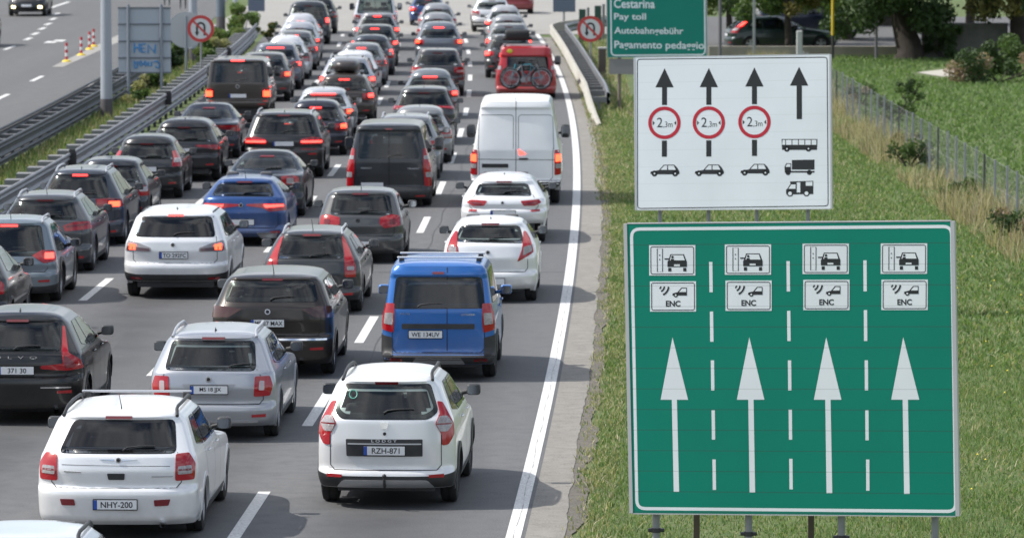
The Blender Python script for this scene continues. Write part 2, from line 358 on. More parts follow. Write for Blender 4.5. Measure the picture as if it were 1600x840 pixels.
LAMPS = {   # right lamp outlines (t, z) measured from half width h; each entry: outline fn, list of (name, inset fn, material key)
}
CARGRP = 'cars queuing on the motorway'
NPROF = {}
def car(kind, px, d, label, col, cat='car', name='car', yaw=0.0, X=None, group=CARGRP, flip=False, **kw):
    S = base_spec(kind, kw); sh = Shape(S); W2, L, z0, zbt, zb, zwt, ze, H = S['W'] / 2, S['L'], S['z0'], S['zbt'], S['zbelt'], S['zwt'], S['ze'], S['H']
    if X is None: X = (px - 800) * (d + .6) / F_PX
    rz = -math.atan(head(d + 2)) + yaw
    root = empty(name, (X, d, 0), rz, label, cat, group)
    P = paint(col, S['metal']); det = S['detail']; near = det >= 2; g = .07 if near else .13
    # ---- windows in side view
    yb0 = S.get('sw_rear', (S['ytop'] + .35 if kind != 'sedan' else S['ytop'] - .15)); zs0 = zb + .02; zs1 = ze - .09
    yf0 = L - S['ws'] - .12; yf1 = L - S['wt'] - .12
    wins = []; pil = S.get('pillars', [yb0 + .62, yb0 + 1.50] if kind in ('wagon', 'mpv', 'suv') else [yb0 + .95] if kind != 'sedan' else [yb0 + .35, yb0 + 1.15])
    if kind in ('van', 'bigvan') and S['sidewin']: pil = [yb0 + 1.3, yb0 + 2.4]
    if not S['sidewin']: yb0 = L - 2.6; pil = []
    DL = [(yb0 - .02, zs0 + .06), (yb0 + .22 if kind not in ('van', 'bigvan') else yb0 + .03, zs1), (yf1, zs1), (yf0, zs0)]
    def ytop_lin(y, z, lo): return y
    cuts = [None] + pil + [None]
    for i in range(len(cuts) - 1):
        a, b = cuts[i], cuts[i + 1]
        p = [DL[0] if a is None else (a + .035, zs0), DL[1] if a is None else (a + .035 - .0, zs1), DL[2] if b is None else (b - .035, zs1), DL[3] if b is None else (b - .035, zs0)]
        if a is None and p[2][0] < p[1][0] + .08: p[1] = (p[2][0] - .08, zs1)
        wins.append(rpoly(p, .05))
    # ---- rear window
    hw0, hw1 = S.get('rw_b', W2 * .80), S.get('rw_t', S['rh'] * .93); zr0, zr1 = S.get('rw_z', (zb + .03, zwt - .02))
    rw = S.get('rw', [(-hw0, zr0), (-hw1, zr1), (hw1, zr1), (hw0, zr0)]); rw = rpoly(rw, S.get('rw_r', .07))
    fwp = [(-W2 * .78, hz_ := S['hood'] + .08), (-S['rh'] * .85, ze - .1), (S['rh'] * .85, ze - .1), (W2 * .78, hz_)]
    # ---- body
    n1, M, n2 = (14, 46, 9) if near else (9, 26, 6)
    zs = sorted(set(list(np.round(np.arange(z0, ze - .02, .04 if near else .075), 3)) + [round(a, 3) for a in (zbt - .03, zbt + .015, zb - .02, zb + .02, ze - .05, ze - .02, ze, hz_ - .04) if z0 < a <= ze]))
    zs = [z for i, z in enumerate(zs) if i == 0 or z - zs[i - 1] > .008]; zs[-1] = ze
    V = []; 
    for z in zs:
        x, y = sh.half(z, n1, M, n2); xr = np.concatenate([x, -x[1:-1][::-1]]); yr_ = np.concatenate([y, y[1:-1][::-1]])
        V.append(np.stack([xr, yr_, np.full(len(xr), z)], 1))
    nr = len(V[0]); top = V[-1]; ym = top[:, 1].mean(); HH = H - ze
    for s_ in (.03, .07, .13, .22, .36, .6, 1.0):
        y = top[:, 1] + (ym - top[:, 1]) * .6 * s_ ; x = top[:, 0] * (1 - s_)
        V.append(np.stack([x, y, np.full(nr, ze + HH * (1 - (1 - s_) ** 4.5))], 1))
    V = np.array(V); nz_ = len(V); idx = np.arange(nz_ * nr).reshape(nz_, nr)
    F4 = np.stack([idx[:-1], np.roll(idx, -1, 1)[:-1], np.roll(idx, -1, 1)[1:], idx[1:]], -1).reshape(-1, 4)
    flat = V.reshape(-1, 3); q = flat[F4]; cen = q.mean(1)
    kill = np.zeros(len(F4), bool)
    rr = S['rr']; ya = S.get('rax', .78 if kind == 'hatch' else .95); yfa = L - .85
    for yc in (ya, yfa):
        kill |= (np.hypot(cen[:, 1] - yc, cen[:, 2] - rr) < rr + .055) & (np.abs(cen[:, 0]) > W2 * .55)
    if near or det == 1:
        inn = lambda poly, a, b: np.all([inpoly(poly, q[:, k, a], q[:, k, b]) for k in range(4)], 0)
        for wn in wins: kill |= inn(shrink(wn, .025), 1, 2) & (np.abs(cen[:, 0]) > .35)
        if S['glassrear']: kill |= inn(shrink(rw, .04), 0, 2) & (cen[:, 1] < 1.9)
        kill |= inn(shrink(fwp, .03), 0, 2) & (cen[:, 1] > L / 2) & (cen[:, 2] > hz_)
    body = mobj('body', flat, F4[~kill], P, root, smooth=38)
    # ---- underside and cabin
    u = MB(); u.box(-W2 + .28, W2 - .28, .2, L - .2, .22, rr * 2 + .02); u.box(-W2 + .1, W2 - .1, ya + rr + .1, yfa - rr - .1, .2, zbt); u.box(-W2 * .66, W2 * .66, .18, .34, z0 + .02, zbt - .1)
    u.build('underbody', CABIN, root)
    if det >= 1:
        dc = MB(); zt = zb - .03
        dc.box(-W2 * .86, -W2 * .82, .4, L - 1.3, rr * 2 + .03, zt); dc.box(W2 * .82, W2 * .86, .4, L - 1.3, rr * 2 + .03, zt)
        dc.box(-W2 * .8, W2 * .8, L - 1.75, L - 1.25, rr * 2 + .03, zt + .02)
        if kind not in ('van', 'bigvan'): dc.box(-W2 * .8, W2 * .8, S['ytop'] + .05 if kind != 'sedan' else 1.2, S['ytop'] + .75 if kind != 'sedan' else 1.75, zt - .05, zt)
        dc.build('cabin_trim', CABIN, root)
        sx = .36; rows = [(L - 2.35, 2)] + ([(max(S['ytop'] + .95, 1.5), 3)] if kind != 'bigvan' else [])
        for (sy, n_) in rows:
            for k in range(n_):
                x = (-sx if k == 0 else sx) if n_ == 2 else (-.42 + .42 * k)
                w_ = .24 if n_ == 2 else .2
                b = MB().bbox(x - w_, x + w_, sy - .05, sy + .09, .5, zb + (.22 if n_ == 2 else .05), .05)
                b.bbox(x - w_, x + w_, sy + .05, sy + .5, .42, .58, .05)
                b.bbox(x - .13, x + .13, sy - .08, sy + .03, zb + (.26 if n_ == 2 else .08), zb + (.44 if n_ == 2 else .22), .04)
                b.build('seat', SEAT, root, 40)
                if near is False and k == 1: pass
    # ---- glass
    GL = G_DARK if S['privacy'] else G_LIGHT
    if S['glassrear']:
        dn = densify(rw, .06)
        ring(sh, 'rear', shrink(dn, -.012), shrink(dn, .05), .003, .004, 'window_trim', GLOSSBLK, root)
        rg = patch(sh, 'rear', rw, .0075, .004, 'rear_window', GL, root, g=g)
        if S.get('split'): stripe(sh, 'rear', [(0, z0 + .3), (0, ze - .12)], .012, .012, 'panel_gap', GAP, root); ring(sh, 'rear', [(-.035, zr0), (-.035, zr1), (.035, zr1), (.035, zr0)], [(-.03, zr0 + .01), (-.03, zr1 - .01), (.03, zr1 - .01), (.03, zr0 + .01)], .004, .003, 'window_trim', GLOSSBLK, root)
        if S['wiper']:
            wx = S.get('wip', 0); zt = zr0 + .03
            P0 = [sh.rear(wx + a, zt + b_, .03) for a, b_ in ((-.02, 0), (.03, .03), (.16, .045), (.36, .05))]
            MB().tube(P0, [.014, .012, .008, .006], 6).build('wiper', BLACK, root, 60)
    for sgn in (1, -1):
        for i, wn in enumerate(wins):
            if near or sgn > 0:
                dn = densify(wn, .09); ring(sh, 'side', shrink(dn, -.018), shrink(dn, .03), .003, .004, 'window_trim', GLOSSBLK, root, sgn)
            patch(sh, 'side', wn, .007, .004, 'side_window', GL if i < len(wins) - 1 else G_LIGHT, root, sgn, g=g if near else .3)
    if det >= 1: patch(sh, 'front', rpoly(fwp, .06), .006, .004, 'windscreen', G_LIGHT, root, g=.12)
    # ---- wheel arches, wheels
    archm = BLACK if S['cladding'] else P
    for sgn in (1, -1):
        for yc in (ya, yfa):
            th = np.linspace(-25, 205, 30 if near else 16); ro = rr + (.115 if S['cladding'] else .09)
            arc = lambda r_: [(yc + r_ * math.cos(R(t)), max(z0 * .8, rr + r_ * math.sin(R(t)))) for t in th]
            o_, i_ = arc(ro), arc(rr + .035); n = len(o_); off = .016 if S['cladding'] else .008
            v = [sh.side(*p, off, sgn) for p in o_] + [sh.side(*p, off + .006, sgn) for p in i_] + [sh.side(*p, -.01, sgn) for p in o_] + [sh.side(*p, -.09, sgn) for p in i_]
            f = [(i, i + 1, n + i + 1, n + i) for i in range(n - 1)] + [(i, 2 * n + i, 2 * n + i + 1, i + 1) for i in range(n - 1)] + [(n + i, n + i + 1, 3 * n + i + 1, 3 * n + i) for i in range(n - 1)]
            mobj('wheel_arch', v, f, archm, root, 50)
            wheel(root, sh.side(yc, .5, 0)[0] - .125, yc, rr, .215, sgn, S.get('rim', RIM))
        if near: patch(sh, 'side', [(ya + rr + .12, z0 + .0), (ya + rr + .12, z0 + .09), (yfa - rr - .12, z0 + .09), (yfa - rr - .12, z0)], .012, .03, 'sill', BLACK, root, sgn, g=.4)
    # ---- bumper and cladding
    bp = S['bumper']
    if bp == 'low' or S['cladding']:
        bz = S.get('bump_z', z0 + .16)
        patch(sh, 'rear', [(-W2 - .2, z0 + .005), (-W2 - .2, bz + .06), (-W2 * .75, bz), (W2 * .75, bz), (W2 + .2, bz + .06), (W2 + .2, z0 + .005)], .01, .02, 'rear_bumper', BLACK, root, g=g)
    if bp == 'full':
        patch(sh, 'rear', [(-W2 - .15, z0 + .005), (-W2 - .15, zbt), (W2 + .15, zbt), (W2 + .15, z0 + .005)], .01, .02, 'rear_bumper', BLACK, root, g=g)
    if S.get('skid'):
        a, b_, c_, d_ = S['skid']; patch(sh, 'rear', [(-a, b_), (-a * .86, c_), (a * .86, c_), (a, b_)], .03, .03, 'skid_plate', SILVER, root, g=g, r=.03)
    if S['reflectors']:
        zr = S.get('ref_z', z0 + .1)
        for sgn in (1, -1): patch(sh, 'rear', [(sgn * (W2 * .62), zr), (sgn * (W2 * .62), zr + .035), (sgn * W2 * .84, zr + .045), (sgn * W2 * .84, zr)], .016, .02, 'reflector', RED, root, g=.2)
    # ---- seams
    if S['seams'] and det >= 1:
        sm = S.get('seam_w', W2 * .80); zbot = S.get('seam_z', zbt + .0)
        lid = [(-hw0 - .02, zr0 + .0), (-sm, zb - .12), (-sm, zbot + .06), (-sm + .06, zbot), (sm - .06, zbot), (sm, zbot + .06), (sm, zb - .12), (hw0 + .02, zr0)]
        if kind == 'sedan': lid = [(-sm, zb - .04), (-sm * .96, zbot + .05), (sm * .96, zbot + .05), (sm, zb - .04)]
        ex = []
        stripe(sh, 'rear', lid, .011, .0025, 'panel_gap', GAP, root)
        if near:
            for sgn in (1, -1):
                ds = [[(c_, z0 + .1), (c_, zb)] for c_ in (pil[-1:] if pil else [])] + [[(L - S['ws'] - .35, z0 + .1), (L - S['ws'] - .35, zb - .02)]]
                if len(pil) > 1: ds.append([(pil[0] - .1, zb), (pil[0] - .05, zbt + .1), (pil[0] + .2, z0 + .1)])
                stripe(sh, 'side', ds[0], .010, .003, 'panel_gap', GAP, root, sgn, extra=ds[1:])
                for c_ in (pil[-1] + .18 if pil else L - 1.9, (pil[0] + .12 if len(pil) > 1 else None)):
                    if c_: MB().tube([sh.side(c_, zb - .1, .012, sgn), sh.side(c_ + .03, zb - .098, .03, sgn), sh.side(c_ + .17, zb - .095, .03, sgn), sh.side(c_ + .2, zb - .095, .012, sgn)], .011, 6).build('door_handle', S.get('handle', P), root, 60)
    # ---- lamps
    lm = REDLIT if S['lit'] else RED; st = S['lamp']; z1, z2 = S.get('lz', (zb - .27, zb - .02)); h = W2
    def lampset(outer, insets):
        for sgn in (1, -1):
            fl = lambda p: [(sgn * a, z) for a, z in p]
            base = patch(sh, 'rear', fl(outer[0]), .012, .03, 'tail_lamp', outer[1], root, g=g, r=.025)
            for poly, m_ in insets:
                e_ = patch(sh, 'rear', fl(poly), .018, .012, 'lamp_lens', m_, root, g=g, r=.02); e_.parent = base
    zm = (z1 + z2) / 2
    base_m = RED if not S['lit'] else RED
    if st == 'wrap':
        lampset(([(h - .34, z1 + .04), (h - .36, z2 - .03), (h + .22, z2), (h + .14, z1)], base_m), [([(h - .27, z1 + .05), (h - .27, zm), (h + .02, zm), (h + .02, z1 + .04)], CLEAR if not S['lit'] else DKRED)] + ([([(h - .18, zm - .03), (h - .18, z2 - .04), (h + .04, z2 - .04), (h + .04, zm - .03)], ORLIT if S['lit'] == 2 else REDLIT)] if S['lit'] else []))
    elif st == 'long':
        lampset(([(h - .62, z1 + .12), (h - .6, z2), (h + .25, z2), (h + .2, z1), (h - .1, z1 + .03)], DKRED), [([(h - .55, z2 - .045), (h - .55, z2 - .02), (h + .1, z2 - .03), (h + .1, z2 - .075)], REDLIT if S['lit'] else RED), ([(h - .12, z1 + .05), (h - .14, z2 - .08), (h + .1, z2 - .08), (h + .08, z1 + .04)], REDLIT if S['lit'] else RED)])
    elif st == 'tall':
        lampset(([(h - .24, z1), (h - .2, zm), (h - .24, z2 - .02), (h - .12, z2), (h + .1, zm), (h + .12, z1)], base_m), [([(h - .2, z1 + .1), (h - .18, z1 + .2), (h + .03, z1 + .2), (h + .04, z1 + .1)], CLEAR)] + ([([(h - .16, zm), (h - .17, zm + .18), (h - .04, zm + .18), (h + .0, zm)], REDLIT)] if S['lit'] else []))
    elif st == 'custom':
        lampset(S['lamp_outer'], S['lamp_insets'])
    # ---- high stop lamp
    if S['stop']:
        zt = zwt + .005 if kind != 'bigvan' else ze - .12; sw = S.get('stop_w', .16)
        zt = S.get('stop_z', zt)
        patch(sh, 'rear', [(-sw, zt), (-sw, zt + .035), (sw, zt + .035), (sw, zt)], .02, .03, 'stop_lamp', STOPLIT if S['stoplit'] else DKRED, root, g=.1)
    # ---- plate
    if S['plate'] is not None:
        zp = S['plate_z'] if S['plate_z'] is not None else zbt + .1; xp = S['plate_x']
        yp = min(sh.rear(xp + a, zp + b_, 0)[1] for a in (-.26, 0, .26) for b_ in (-.055, .055)) - .012
        MB().bbox(xp - .27, xp + .27, yp - .002, yp + .05, zp - .068, zp + .068, .008).build('plate_frame', GLOSSBLK, root)
        pl = MB().box(xp - .26, xp + .26, yp - .008, yp, zp - .055, zp + .055).build('number_plate', PLATEW, root)
        blue = S.get('plate_blue', True)
        if blue: MB().box(xp - .26, xp - .215, yp - .0095, yp - .008, zp - .055, zp + .055).build('country_strip', PLATEB, pl)
        if S['plate']:
            tv, tf, asp = text_mesh(S['plate'], .012); hh = .072; ww = min(.44, asp * hh)
            x0 = xp + (.02 if blue else 0) - ww / 2
            mobj('lettering', [(x0 + a * ww, yp - .011, zp - hh / 2 + b_ * hh) for a, b_ in tv], tf, INK, pl)
    # ---- letters on the tailgate
    for (txt, cx, cz, hh, ww, m_) in S.get('texts', []):
        tv, tf, asp = text_mesh(txt, .01); ww = ww or asp * hh
        mobj('lettering', [(cx - ww / 2 + a * ww, sh.rear(cx - ww / 2 + a * ww, cz, .028)[1], cz - hh / 2 + b_ * hh) for a, b_ in tv], tf, m_, root)
    for (cx, cz, r_, m_) in S.get('emblems', []):
        mb = MB(); p = sh.rear(cx, cz, .014); mb.tube([(cx, p[1] + .02, cz), (cx, p[1] - .004, cz)], r_, 20)
        e_ = mb.build('emblem', m_, root); q_ = MB().tube([(cx, p[1] - .003, cz), (cx, p[1] - .007, cz)], r_ * .62, 16); q_.build('emblem_centre', INK, e_)
    for (poly, m_, nm, off) in S.get('trim', []): patch(sh, 'rear', poly, off, off + .01, nm, m_, root, g=g, r=.012)
    for pl_, wd_, nm in S.get('lines', []): stripe(sh, 'rear', pl_, wd_, .004, nm, GAP, root)
    # ---- mirrors
    if S['mirrors']:
        ymr = L - S['ws'] - .62; big = kind in ('van', 'bigvan') and S['W'] > 1.85
        for sgn in (1, -1):
            xm = sh.side(ymr, zb, 0)[0]; zc = zb + (.1 if not big else .22); hx, hz2 = (.092, .074) if not big else (.11, .16)
            mh = MB().ell((sgn * (xm + .13), ymr + .02, zc), (hx, .085, hz2), .45).tube([(sgn * (xm - .02), ymr + .05, zc - .05), (sgn * (xm + .07), ymr + .03, zc - .03)], .03, 6).build('wing_mirror', S.get('mirrorm', BLACK), root, 60)
            gp = rpoly([(-hx * .86, -hz2 * .84), (-hx * .86, hz2 * .84), (hx * .86, hz2 * .84), (hx * .86, -hz2 * .84)], .05); MB().add([(sgn * (xm + .13) + a, ymr - .070 - b_ * .14, zc + b_) for a, b_ in gp], [tuple(range(len(gp)))]).build('mirror_glass', MIRR, mh)
    # ---- roof furniture
    def roofz(x, y):
        tx = max(0, 1 - abs(x) / max(.01, S['rh'] - .04)); return ze + HH * (1 - (1 - tx) ** 4.5)
    if S['rails']:
        ra, rb = S['ytop'] + .30, L - S['wt'] - .45; xr = S['rh'] - .075; zr = roofz(xr, 0) + (.06 if S['rails'] != 'low' else .012)
        for sgn in (1, -1):
            MB().tube([(sgn * (xr + .02), ra - .16, zr - .09), (sgn * xr, ra, zr - .02), (sgn * xr, ra + .14, zr), (sgn * (xr + .012), (ra + rb) / 2, zr + .006), (sgn * xr, rb - .14, zr), (sgn * xr, rb, zr - .02), (sgn * (xr - .01), rb + .16, zr - .08)], .021 if S['rails'] != 'low' else .012, 8).build('roof_rail', {'silver': SILVER, 'black': BLACK, 'low': BLACK, 'dark': BLACK}.get(S['rails'], SILVER), root, 60)
    if S['bars']:
        for yb in S['bars']:
            cb = MB().bbox(-S['rh'] + .06, S['rh'] - .06, yb - .03, yb + .03, H + .015, H + .043, .012).build('roof_bar', S.get('barm', SILVER), root)
            for sgn in (1, -1): MB().bbox(sgn * (S['rh'] - .13) - .04, sgn * (S['rh'] - .13) + .04, yb - .045, yb + .045, ze - .01, H + .02, .012).build('bar_foot', BLACK, cb)
    if S['antenna'] == 'fin': MB().add([(-.02, S['ytop'] + .25, H - .05), (.02, S['ytop'] + .25, H - .05), (.02, S['ytop'] + .42, H - .02), (-.02, S['ytop'] + .42, H - .02), (0, S['ytop'] + .27, H + .055), (0, S['ytop'] + .32, H + .04)], [(0, 1, 4), (1, 2, 5, 4), (3, 0, 4, 5), (2, 3, 5)]).build('antenna', BLACK if col[0] > .3 else P, root)
    if S['antenna'] == 'rod': MB().tube([(0, S['ytop'] + .28, H - .06), (0, S['ytop'] + .26, H + .02), (-.015, S['ytop'] + .12, H + .2)], [.016, .007, .004], 6).build('antenna', BLACK, root)
    if S.get('exhaust'):
        xx, zz = S['exhaust']; MB().tube([(xx, -.02, zz), (xx, .25, zz)], .035, 14, cap=False).build('exhaust_pipe', CHROME, root, 60)
    if S.get('spoiler'):
        patch(sh, 'rear', [(-S['rh'] * .95, zwt + .0), (-S['rh'] * .9, ze - .01), (S['rh'] * .9, ze - .01), (S['rh'] * .95, zwt)], .06, .06, 'spoiler', P if S['spoiler'] == 1 else BLACK, root, g=g, r=.02)
    NPROF[label] = root
    root['_H'] = H
    del root['_H']
    return root, sh, S, P
# (everything that carries a number here is measured on the photograph and converted to metres)

# ---------------------------------------------------------------- ground, roads, paint
def ground_mat(name, cols, scales, rough=.9, bump=.4, stretch=(1, 1, 1)):
    m = bpy.data.materials.new(name); m.use_nodes = True; MAT[name] = m; n = m.node_tree.nodes; l = m.node_tree.links; b = n['Principled BSDF']
    b.inputs['Roughness'].default_value = rough; b.inputs['Specular IOR Level'].default_value = .25
    t = n.new('ShaderNodeTexCoord'); mp = n.new('ShaderNodeMapping'); mp.inputs['Scale'].default_value = stretch; l.new(t.outputs['Object'], mp.inputs[0])
    prev = None
    for i, (c, sc) in enumerate(zip(cols[1:], scales)):
        q = n.new('ShaderNodeTexNoise'); q.inputs['Scale'].default_value = sc; q.inputs['Detail'].default_value = 5; q.inputs['Roughness'].default_value = .6
        l.new(mp.outputs[0] if i == 0 else t.outputs['Object'], q.inputs[0])
        r = n.new('ShaderNodeMapRange'); r.inputs[1].default_value = .42; r.inputs[2].default_value = .66; l.new(q.outputs[0], r.inputs[0])
        mx = n.new('ShaderNodeMix'); mx.data_type = 'RGBA'; l.new(r.outputs[0], mx.inputs[0])
        if prev is None: mx.inputs[6].default_value = (*cols[0], 1)
        else: l.new(prev, mx.inputs[6])
        mx.inputs[7].default_value = (*c, 1); prev = mx.outputs[2]; last = q
    l.new(prev, b.inputs['Base Color'])
    k = n.new('ShaderNodeBump'); k.inputs['Strength'].default_value = bump; k.inputs['Distance'].default_value = .01; l.new(last.outputs[0], k.inputs['Height']); l.new(k.outputs[0], b.inputs['Normal'])
    return m
M_GRASS = ground_mat('meadow_soil', [(.075, .12, .038), (.105, .135, .05), (.06, .10, .03), (.13, .145, .065)], [.25, 1.4, 9], bump=.8)
M_ASPH = ground_mat('asphalt', [(.094, .097, .101), (.118, .12, .123), (.078, .081, .085), (.165, .166, .168)], [.5, 3.0, 55], rough=.82, bump=.5, stretch=(1.6, .05, 1))
M_ASPH2 = ground_mat('asphalt_worn', [(.10, .101, .104), (.125, .125, .125), (.088, .09, .092), (.145, .144, .142)], [.4, 2.2, 40], rough=.82, bump=.4, stretch=(1.6, .05, 1))
M_CONC = ground_mat('concrete_paving', [(.27, .262, .245), (.31, .30, .28), (.23, .22, .205), (.33, .32, .30)], [.3, 2.5, 30], bump=.3)
M_GUT = ground_mat('concrete_gutter', [(.20, .19, .172), (.245, .232, .21), (.15, .142, .13), (.27, .255, .23)], [.8, 4, 40], bump=.4)
M_DIRT = ground_mat('road_edge_dirt', [(.11, .10, .09), (.15, .135, .115), (.07, .065, .055), (.17, .155, .13)], [1, 5, 30], bump=.8)
M_WHITE = ground_mat('road_paint', [(.72, .72, .70), (.62, .62, .61), (.68, .68, .67), (.40, .40, .39)], [1.2, 6, 26], rough=.7, bump=.3)

def lane_wear(m):
    n = m.node_tree.nodes; l = m.node_tree.links; b = n['Principled BSDF']; src = b.inputs['Base Color'].links[0].from_socket
    t = n.new('ShaderNodeTexCoord'); sp = n.new('ShaderNodeSeparateXYZ'); l.new(t.outputs['Object'], sp.inputs[0])
    def M(op, a, b_, c=None):
        q = n.new('ShaderNodeMath'); q.operation = op
        for k, v_ in enumerate((a, b_, c)):
            if v_ is None: continue
            if isinstance(v_, (int, float)): q.inputs[k].default_value = v_
            else: l.new(v_, q.inputs[k])
        return q.outputs[0]
    y = sp.outputs['Y']; e = M('MULTIPLY_ADD', M('MULTIPLY_ADD', y, -1.634e-4, .0551), y, -2.745); u = M('SUBTRACT', sp.outputs['X'], e)
    c1 = M('COSINE', M('MULTIPLY', M('ADD', u, 1.7), 2.13), 0.0); q = n.new('ShaderNodeTexNoise'); q.inputs['Scale'].default_value = .6; q.inputs['Detail'].default_value = 5; l.new(t.outputs['Object'], q.inputs[0])
    f = M('MULTIPLY', M('MULTIPLY_ADD', c1, .5, .5), M('MULTIPLY', q.outputs[0], 1.0))
    mx = n.new('ShaderNodeMix'); mx.data_type = 'RGBA'; l.new(f, mx.inputs[0]); l.new(src, mx.inputs[6]); mx.inputs[7].default_value = (.045, .045, .048, 1); l.new(mx.outputs[2], b.inputs['Base Color'])
lane_wear(M_ASPH)
def sheet(name, x0f, x1f, y0, y1, z, m, step=4, kind='structure'):
    ys = np.linspace(y0, y1, max(2, int((y1 - y0) / step) + 1)); v = []
    for y in ys: v += [(x0f(y), y, z), (x1f(y), y, z)]
    f = [(2 * i, 2 * i + 1, 2 * i + 3, 2 * i + 2) for i in range(len(ys) - 1)]
    return tag(mobj(name, v, f, m), kind=kind)
off = lambda o: (lambda y: edge(min(y, 300)) + o)
g_ = mobj('ground', [(-1500, -300, -.02), (1500, -300, -.02), (1500, 3000, -.02), (-1500, 3000, -.02)], [(0, 1, 2, 3)], M_GRASS); tag(g_, kind='structure')
sheet('road', off(-12.55), off(.14), 15, 330, 0, M_ASPH)
sheet('opposite_road', off(-40), off(-15.65), 15, 330, .0, M_ASPH2)
# ragged outer border of gutter and dirt
rg_ = np.random.default_rng(3); ny = 900; yy = np.linspace(20, 232, ny)
nz1 = np.convolve(rg_.normal(0, 1, ny), np.ones(7) / 7, 'same') * .05; nz2 = np.convolve(rg_.normal(0, 1, ny), np.ones(9) / 9, 'same') * .16
gw = lambda y: .58 - np.clip((y - 150) / 80, 0, 1) * .1
v = []; 
for y, a in zip(yy, nz1): v += [(edge(y) + .135, y, .003), (edge(y) + gw(y) + a, y, .003)]
tag(mobj('gutter_strip', v, [(2 * i, 2 * i + 1, 2 * i + 3, 2 * i + 2) for i in range(ny - 1)], M_GUT), kind='structure')
v = []
for y, a in zip(yy, nz2): v += [(edge(y) + .3, y, -.004), (edge(y) + gw(y) + .2 + a, y, -.004)]
tag(mobj('verge_dirt', v, [(2 * i, 2 * i + 1, 2 * i + 3, 2 * i + 2) for i in range(ny - 1)], M_DIRT), kind='structure')
sheet('toll_plaza_paving', lambda y: -14.5, lambda y: 4.4 + (y - 236) * .06, 236, 330, .006, M_CONC)
# painted markings: edge line and lane dashes
sheet('edge_line', off(-.10), off(.085), 20, 236, .0045, M_WHITE)
sheet('edge_crack', lambda y: edge(y) + .0 + .012 * math.sin(y * 1.3), lambda y: edge(y) + .004 + .012 * math.sin(y * 1.3) + .008 * math.sin(y * 3) * math.sin(y * 7.3), 20, 110, .0075, mat('crack_grey', (.25, .24, .23), .9), step=.3)
mk = MB()
def dash(o_, c, ln=5.0, wd=.16, z=.0045):
    ys = np.linspace(c - ln / 2, c + ln / 2, 4); v = []
    for y in ys: v += [(edge(y) + o_ - wd / 2, y, z), (edge(y) + o_ + wd / 2, y, z)]
    mk.add(v, [(2 * i, 2 * i + 1, 2 * i + 3, 2 * i + 2) for i in range(3)])
for k in range(-2, 14): dash(-3.38, 76 + 12.65 * k)
for k in range(-9, 6): dash(-6.35, 171.7 + 12.65 * k)
for k in range(-4, 12): dash(-8.95, 96.9 + 12.65 * k)
sheet('left_edge_line', off(-11.95), off(-11.8), 20, 236, .0045, M_WHITE)
for (px, py, w_, ln) in [(3, 152, .18, 4.5), (58, 123, .18, 4.5), (141, 133, .16, 3), (15, 75, .18, 4.5), (44, 61, .24, 3), (55, 53, .24, 3), (66, 45, .24, 3), (75, 38, .24, 3), (83, 30, .24, 3), (88, 22, .24, 3), (93, 8, .24, 12), (80, 66, .5, 2.2), (92, 64, .5, 2.2)]:
    x, y = ground(px, py); sl_ = .02; mk.add([(x - w_ / 2, y - ln / 2, .0045), (x + w_ / 2, y - ln / 2, .0045), (x + w_ / 2, y + ln / 2, .0045), (x - w_ / 2, y + ln / 2, .0045)], [(0, 1, 2, 3)])
tag(mk.build('lane_markings', M_WHITE), kind='structure')
# joints and tar seams across and along the asphalt
sm = MB()
for y, a, b in ((101, -7, .1), (125.5, -3.3, .1)):
    xs = np.linspace(a, b, 24); pts = [(edge(y) + x, y + .12 * math.sin(x * 2.1) + .05 * math.sin(x * 7)) for x in xs]
    for (p, q) in zip(pts, pts[1:]): sm.add([(p[0], p[1] - .035, .0022), (q[0], q[1] - .035, .0022), (q[0], q[1] + .035, .0022), (p[0], p[1] + .035, .0022)], [(0, 1, 2, 3)])
for o_, a, b in ((-3.05, 78, 150),):
    ys = np.linspace(a, b, 90)
    for p, q in zip(ys, ys[1:]):
        x0, x1 = edge(p) + o_ + .03 * math.sin(p), edge(q) + o_ + .03 * math.sin(q); sm.add([(x0 - .012, p, .0022), (x0 + .012, p, .0022), (x1 + .012, q, .0022), (x1 - .012, q, .0022)], [(0, 1, 2, 3)])
pr_ = random.Random(9)
pm_ = MB()
for (o_, y_, w_, l_) in ((-1.7, 75.5, 1.1, 2.2), (-4.6, 84, .9, 3), (-8.1, 86.5, 1.3, 4), (-1.9, 108, 1.2, 5), (-7.4, 100, .8, 6)):
    q = [(edge(y_) + o_ + a * w_ / 2 + pr_.uniform(-.03, .03), y_ + b * l_ / 2, .0012) for a, b in ((-1, -1), (1, -1), (1, 1), (-1, 1))]; pm_.add(q, [(0, 1, 2, 3)])
tag(pm_.build('asphalt_patches', ground_mat('asphalt_patch', [(.07, .071, .073), (.09, .09, .092), (.06, .06, .062), (.12, .12, .12)], [.8, 4, 60], rough=.85, bump=.4)), kind='structure')
tag(sm.build('tar_seams', mat('tar', (.045, .045, .047), .7)), kind='structure')
# pale traffic island between the flexible posts on the opposite road
x, y = ground(105, 103); sheet('painted_island', lambda q: -17.95 - (q - y) * .004, lambda q: -17.5 + (q - y) * .005, y - 1, 236, .004, M_CONC)
# gravel path in the meadow
p = [ground(*q) for q in ((1432, 113), (1470, 119), (1530, 118), (1515, 107), (1475, 108))]
tag(mobj('gravel_path', [(a, b, -.008) for a, b in p], [tuple(range(5))], mat('gravel', (.42, .40, .36), .95, noise=(3, .6, (.3, .27, .2)))), kind='structure')
# side street and its verge beyond the trees
s0 = 214
tag(mobj('side_street', [(6.5, s0, -.004), (40, s0 + 4, -.004), (40, 262, -.004), (7, 262, -.004)], [(0, 1, 2, 3)], M_ASPH2), kind='structure')

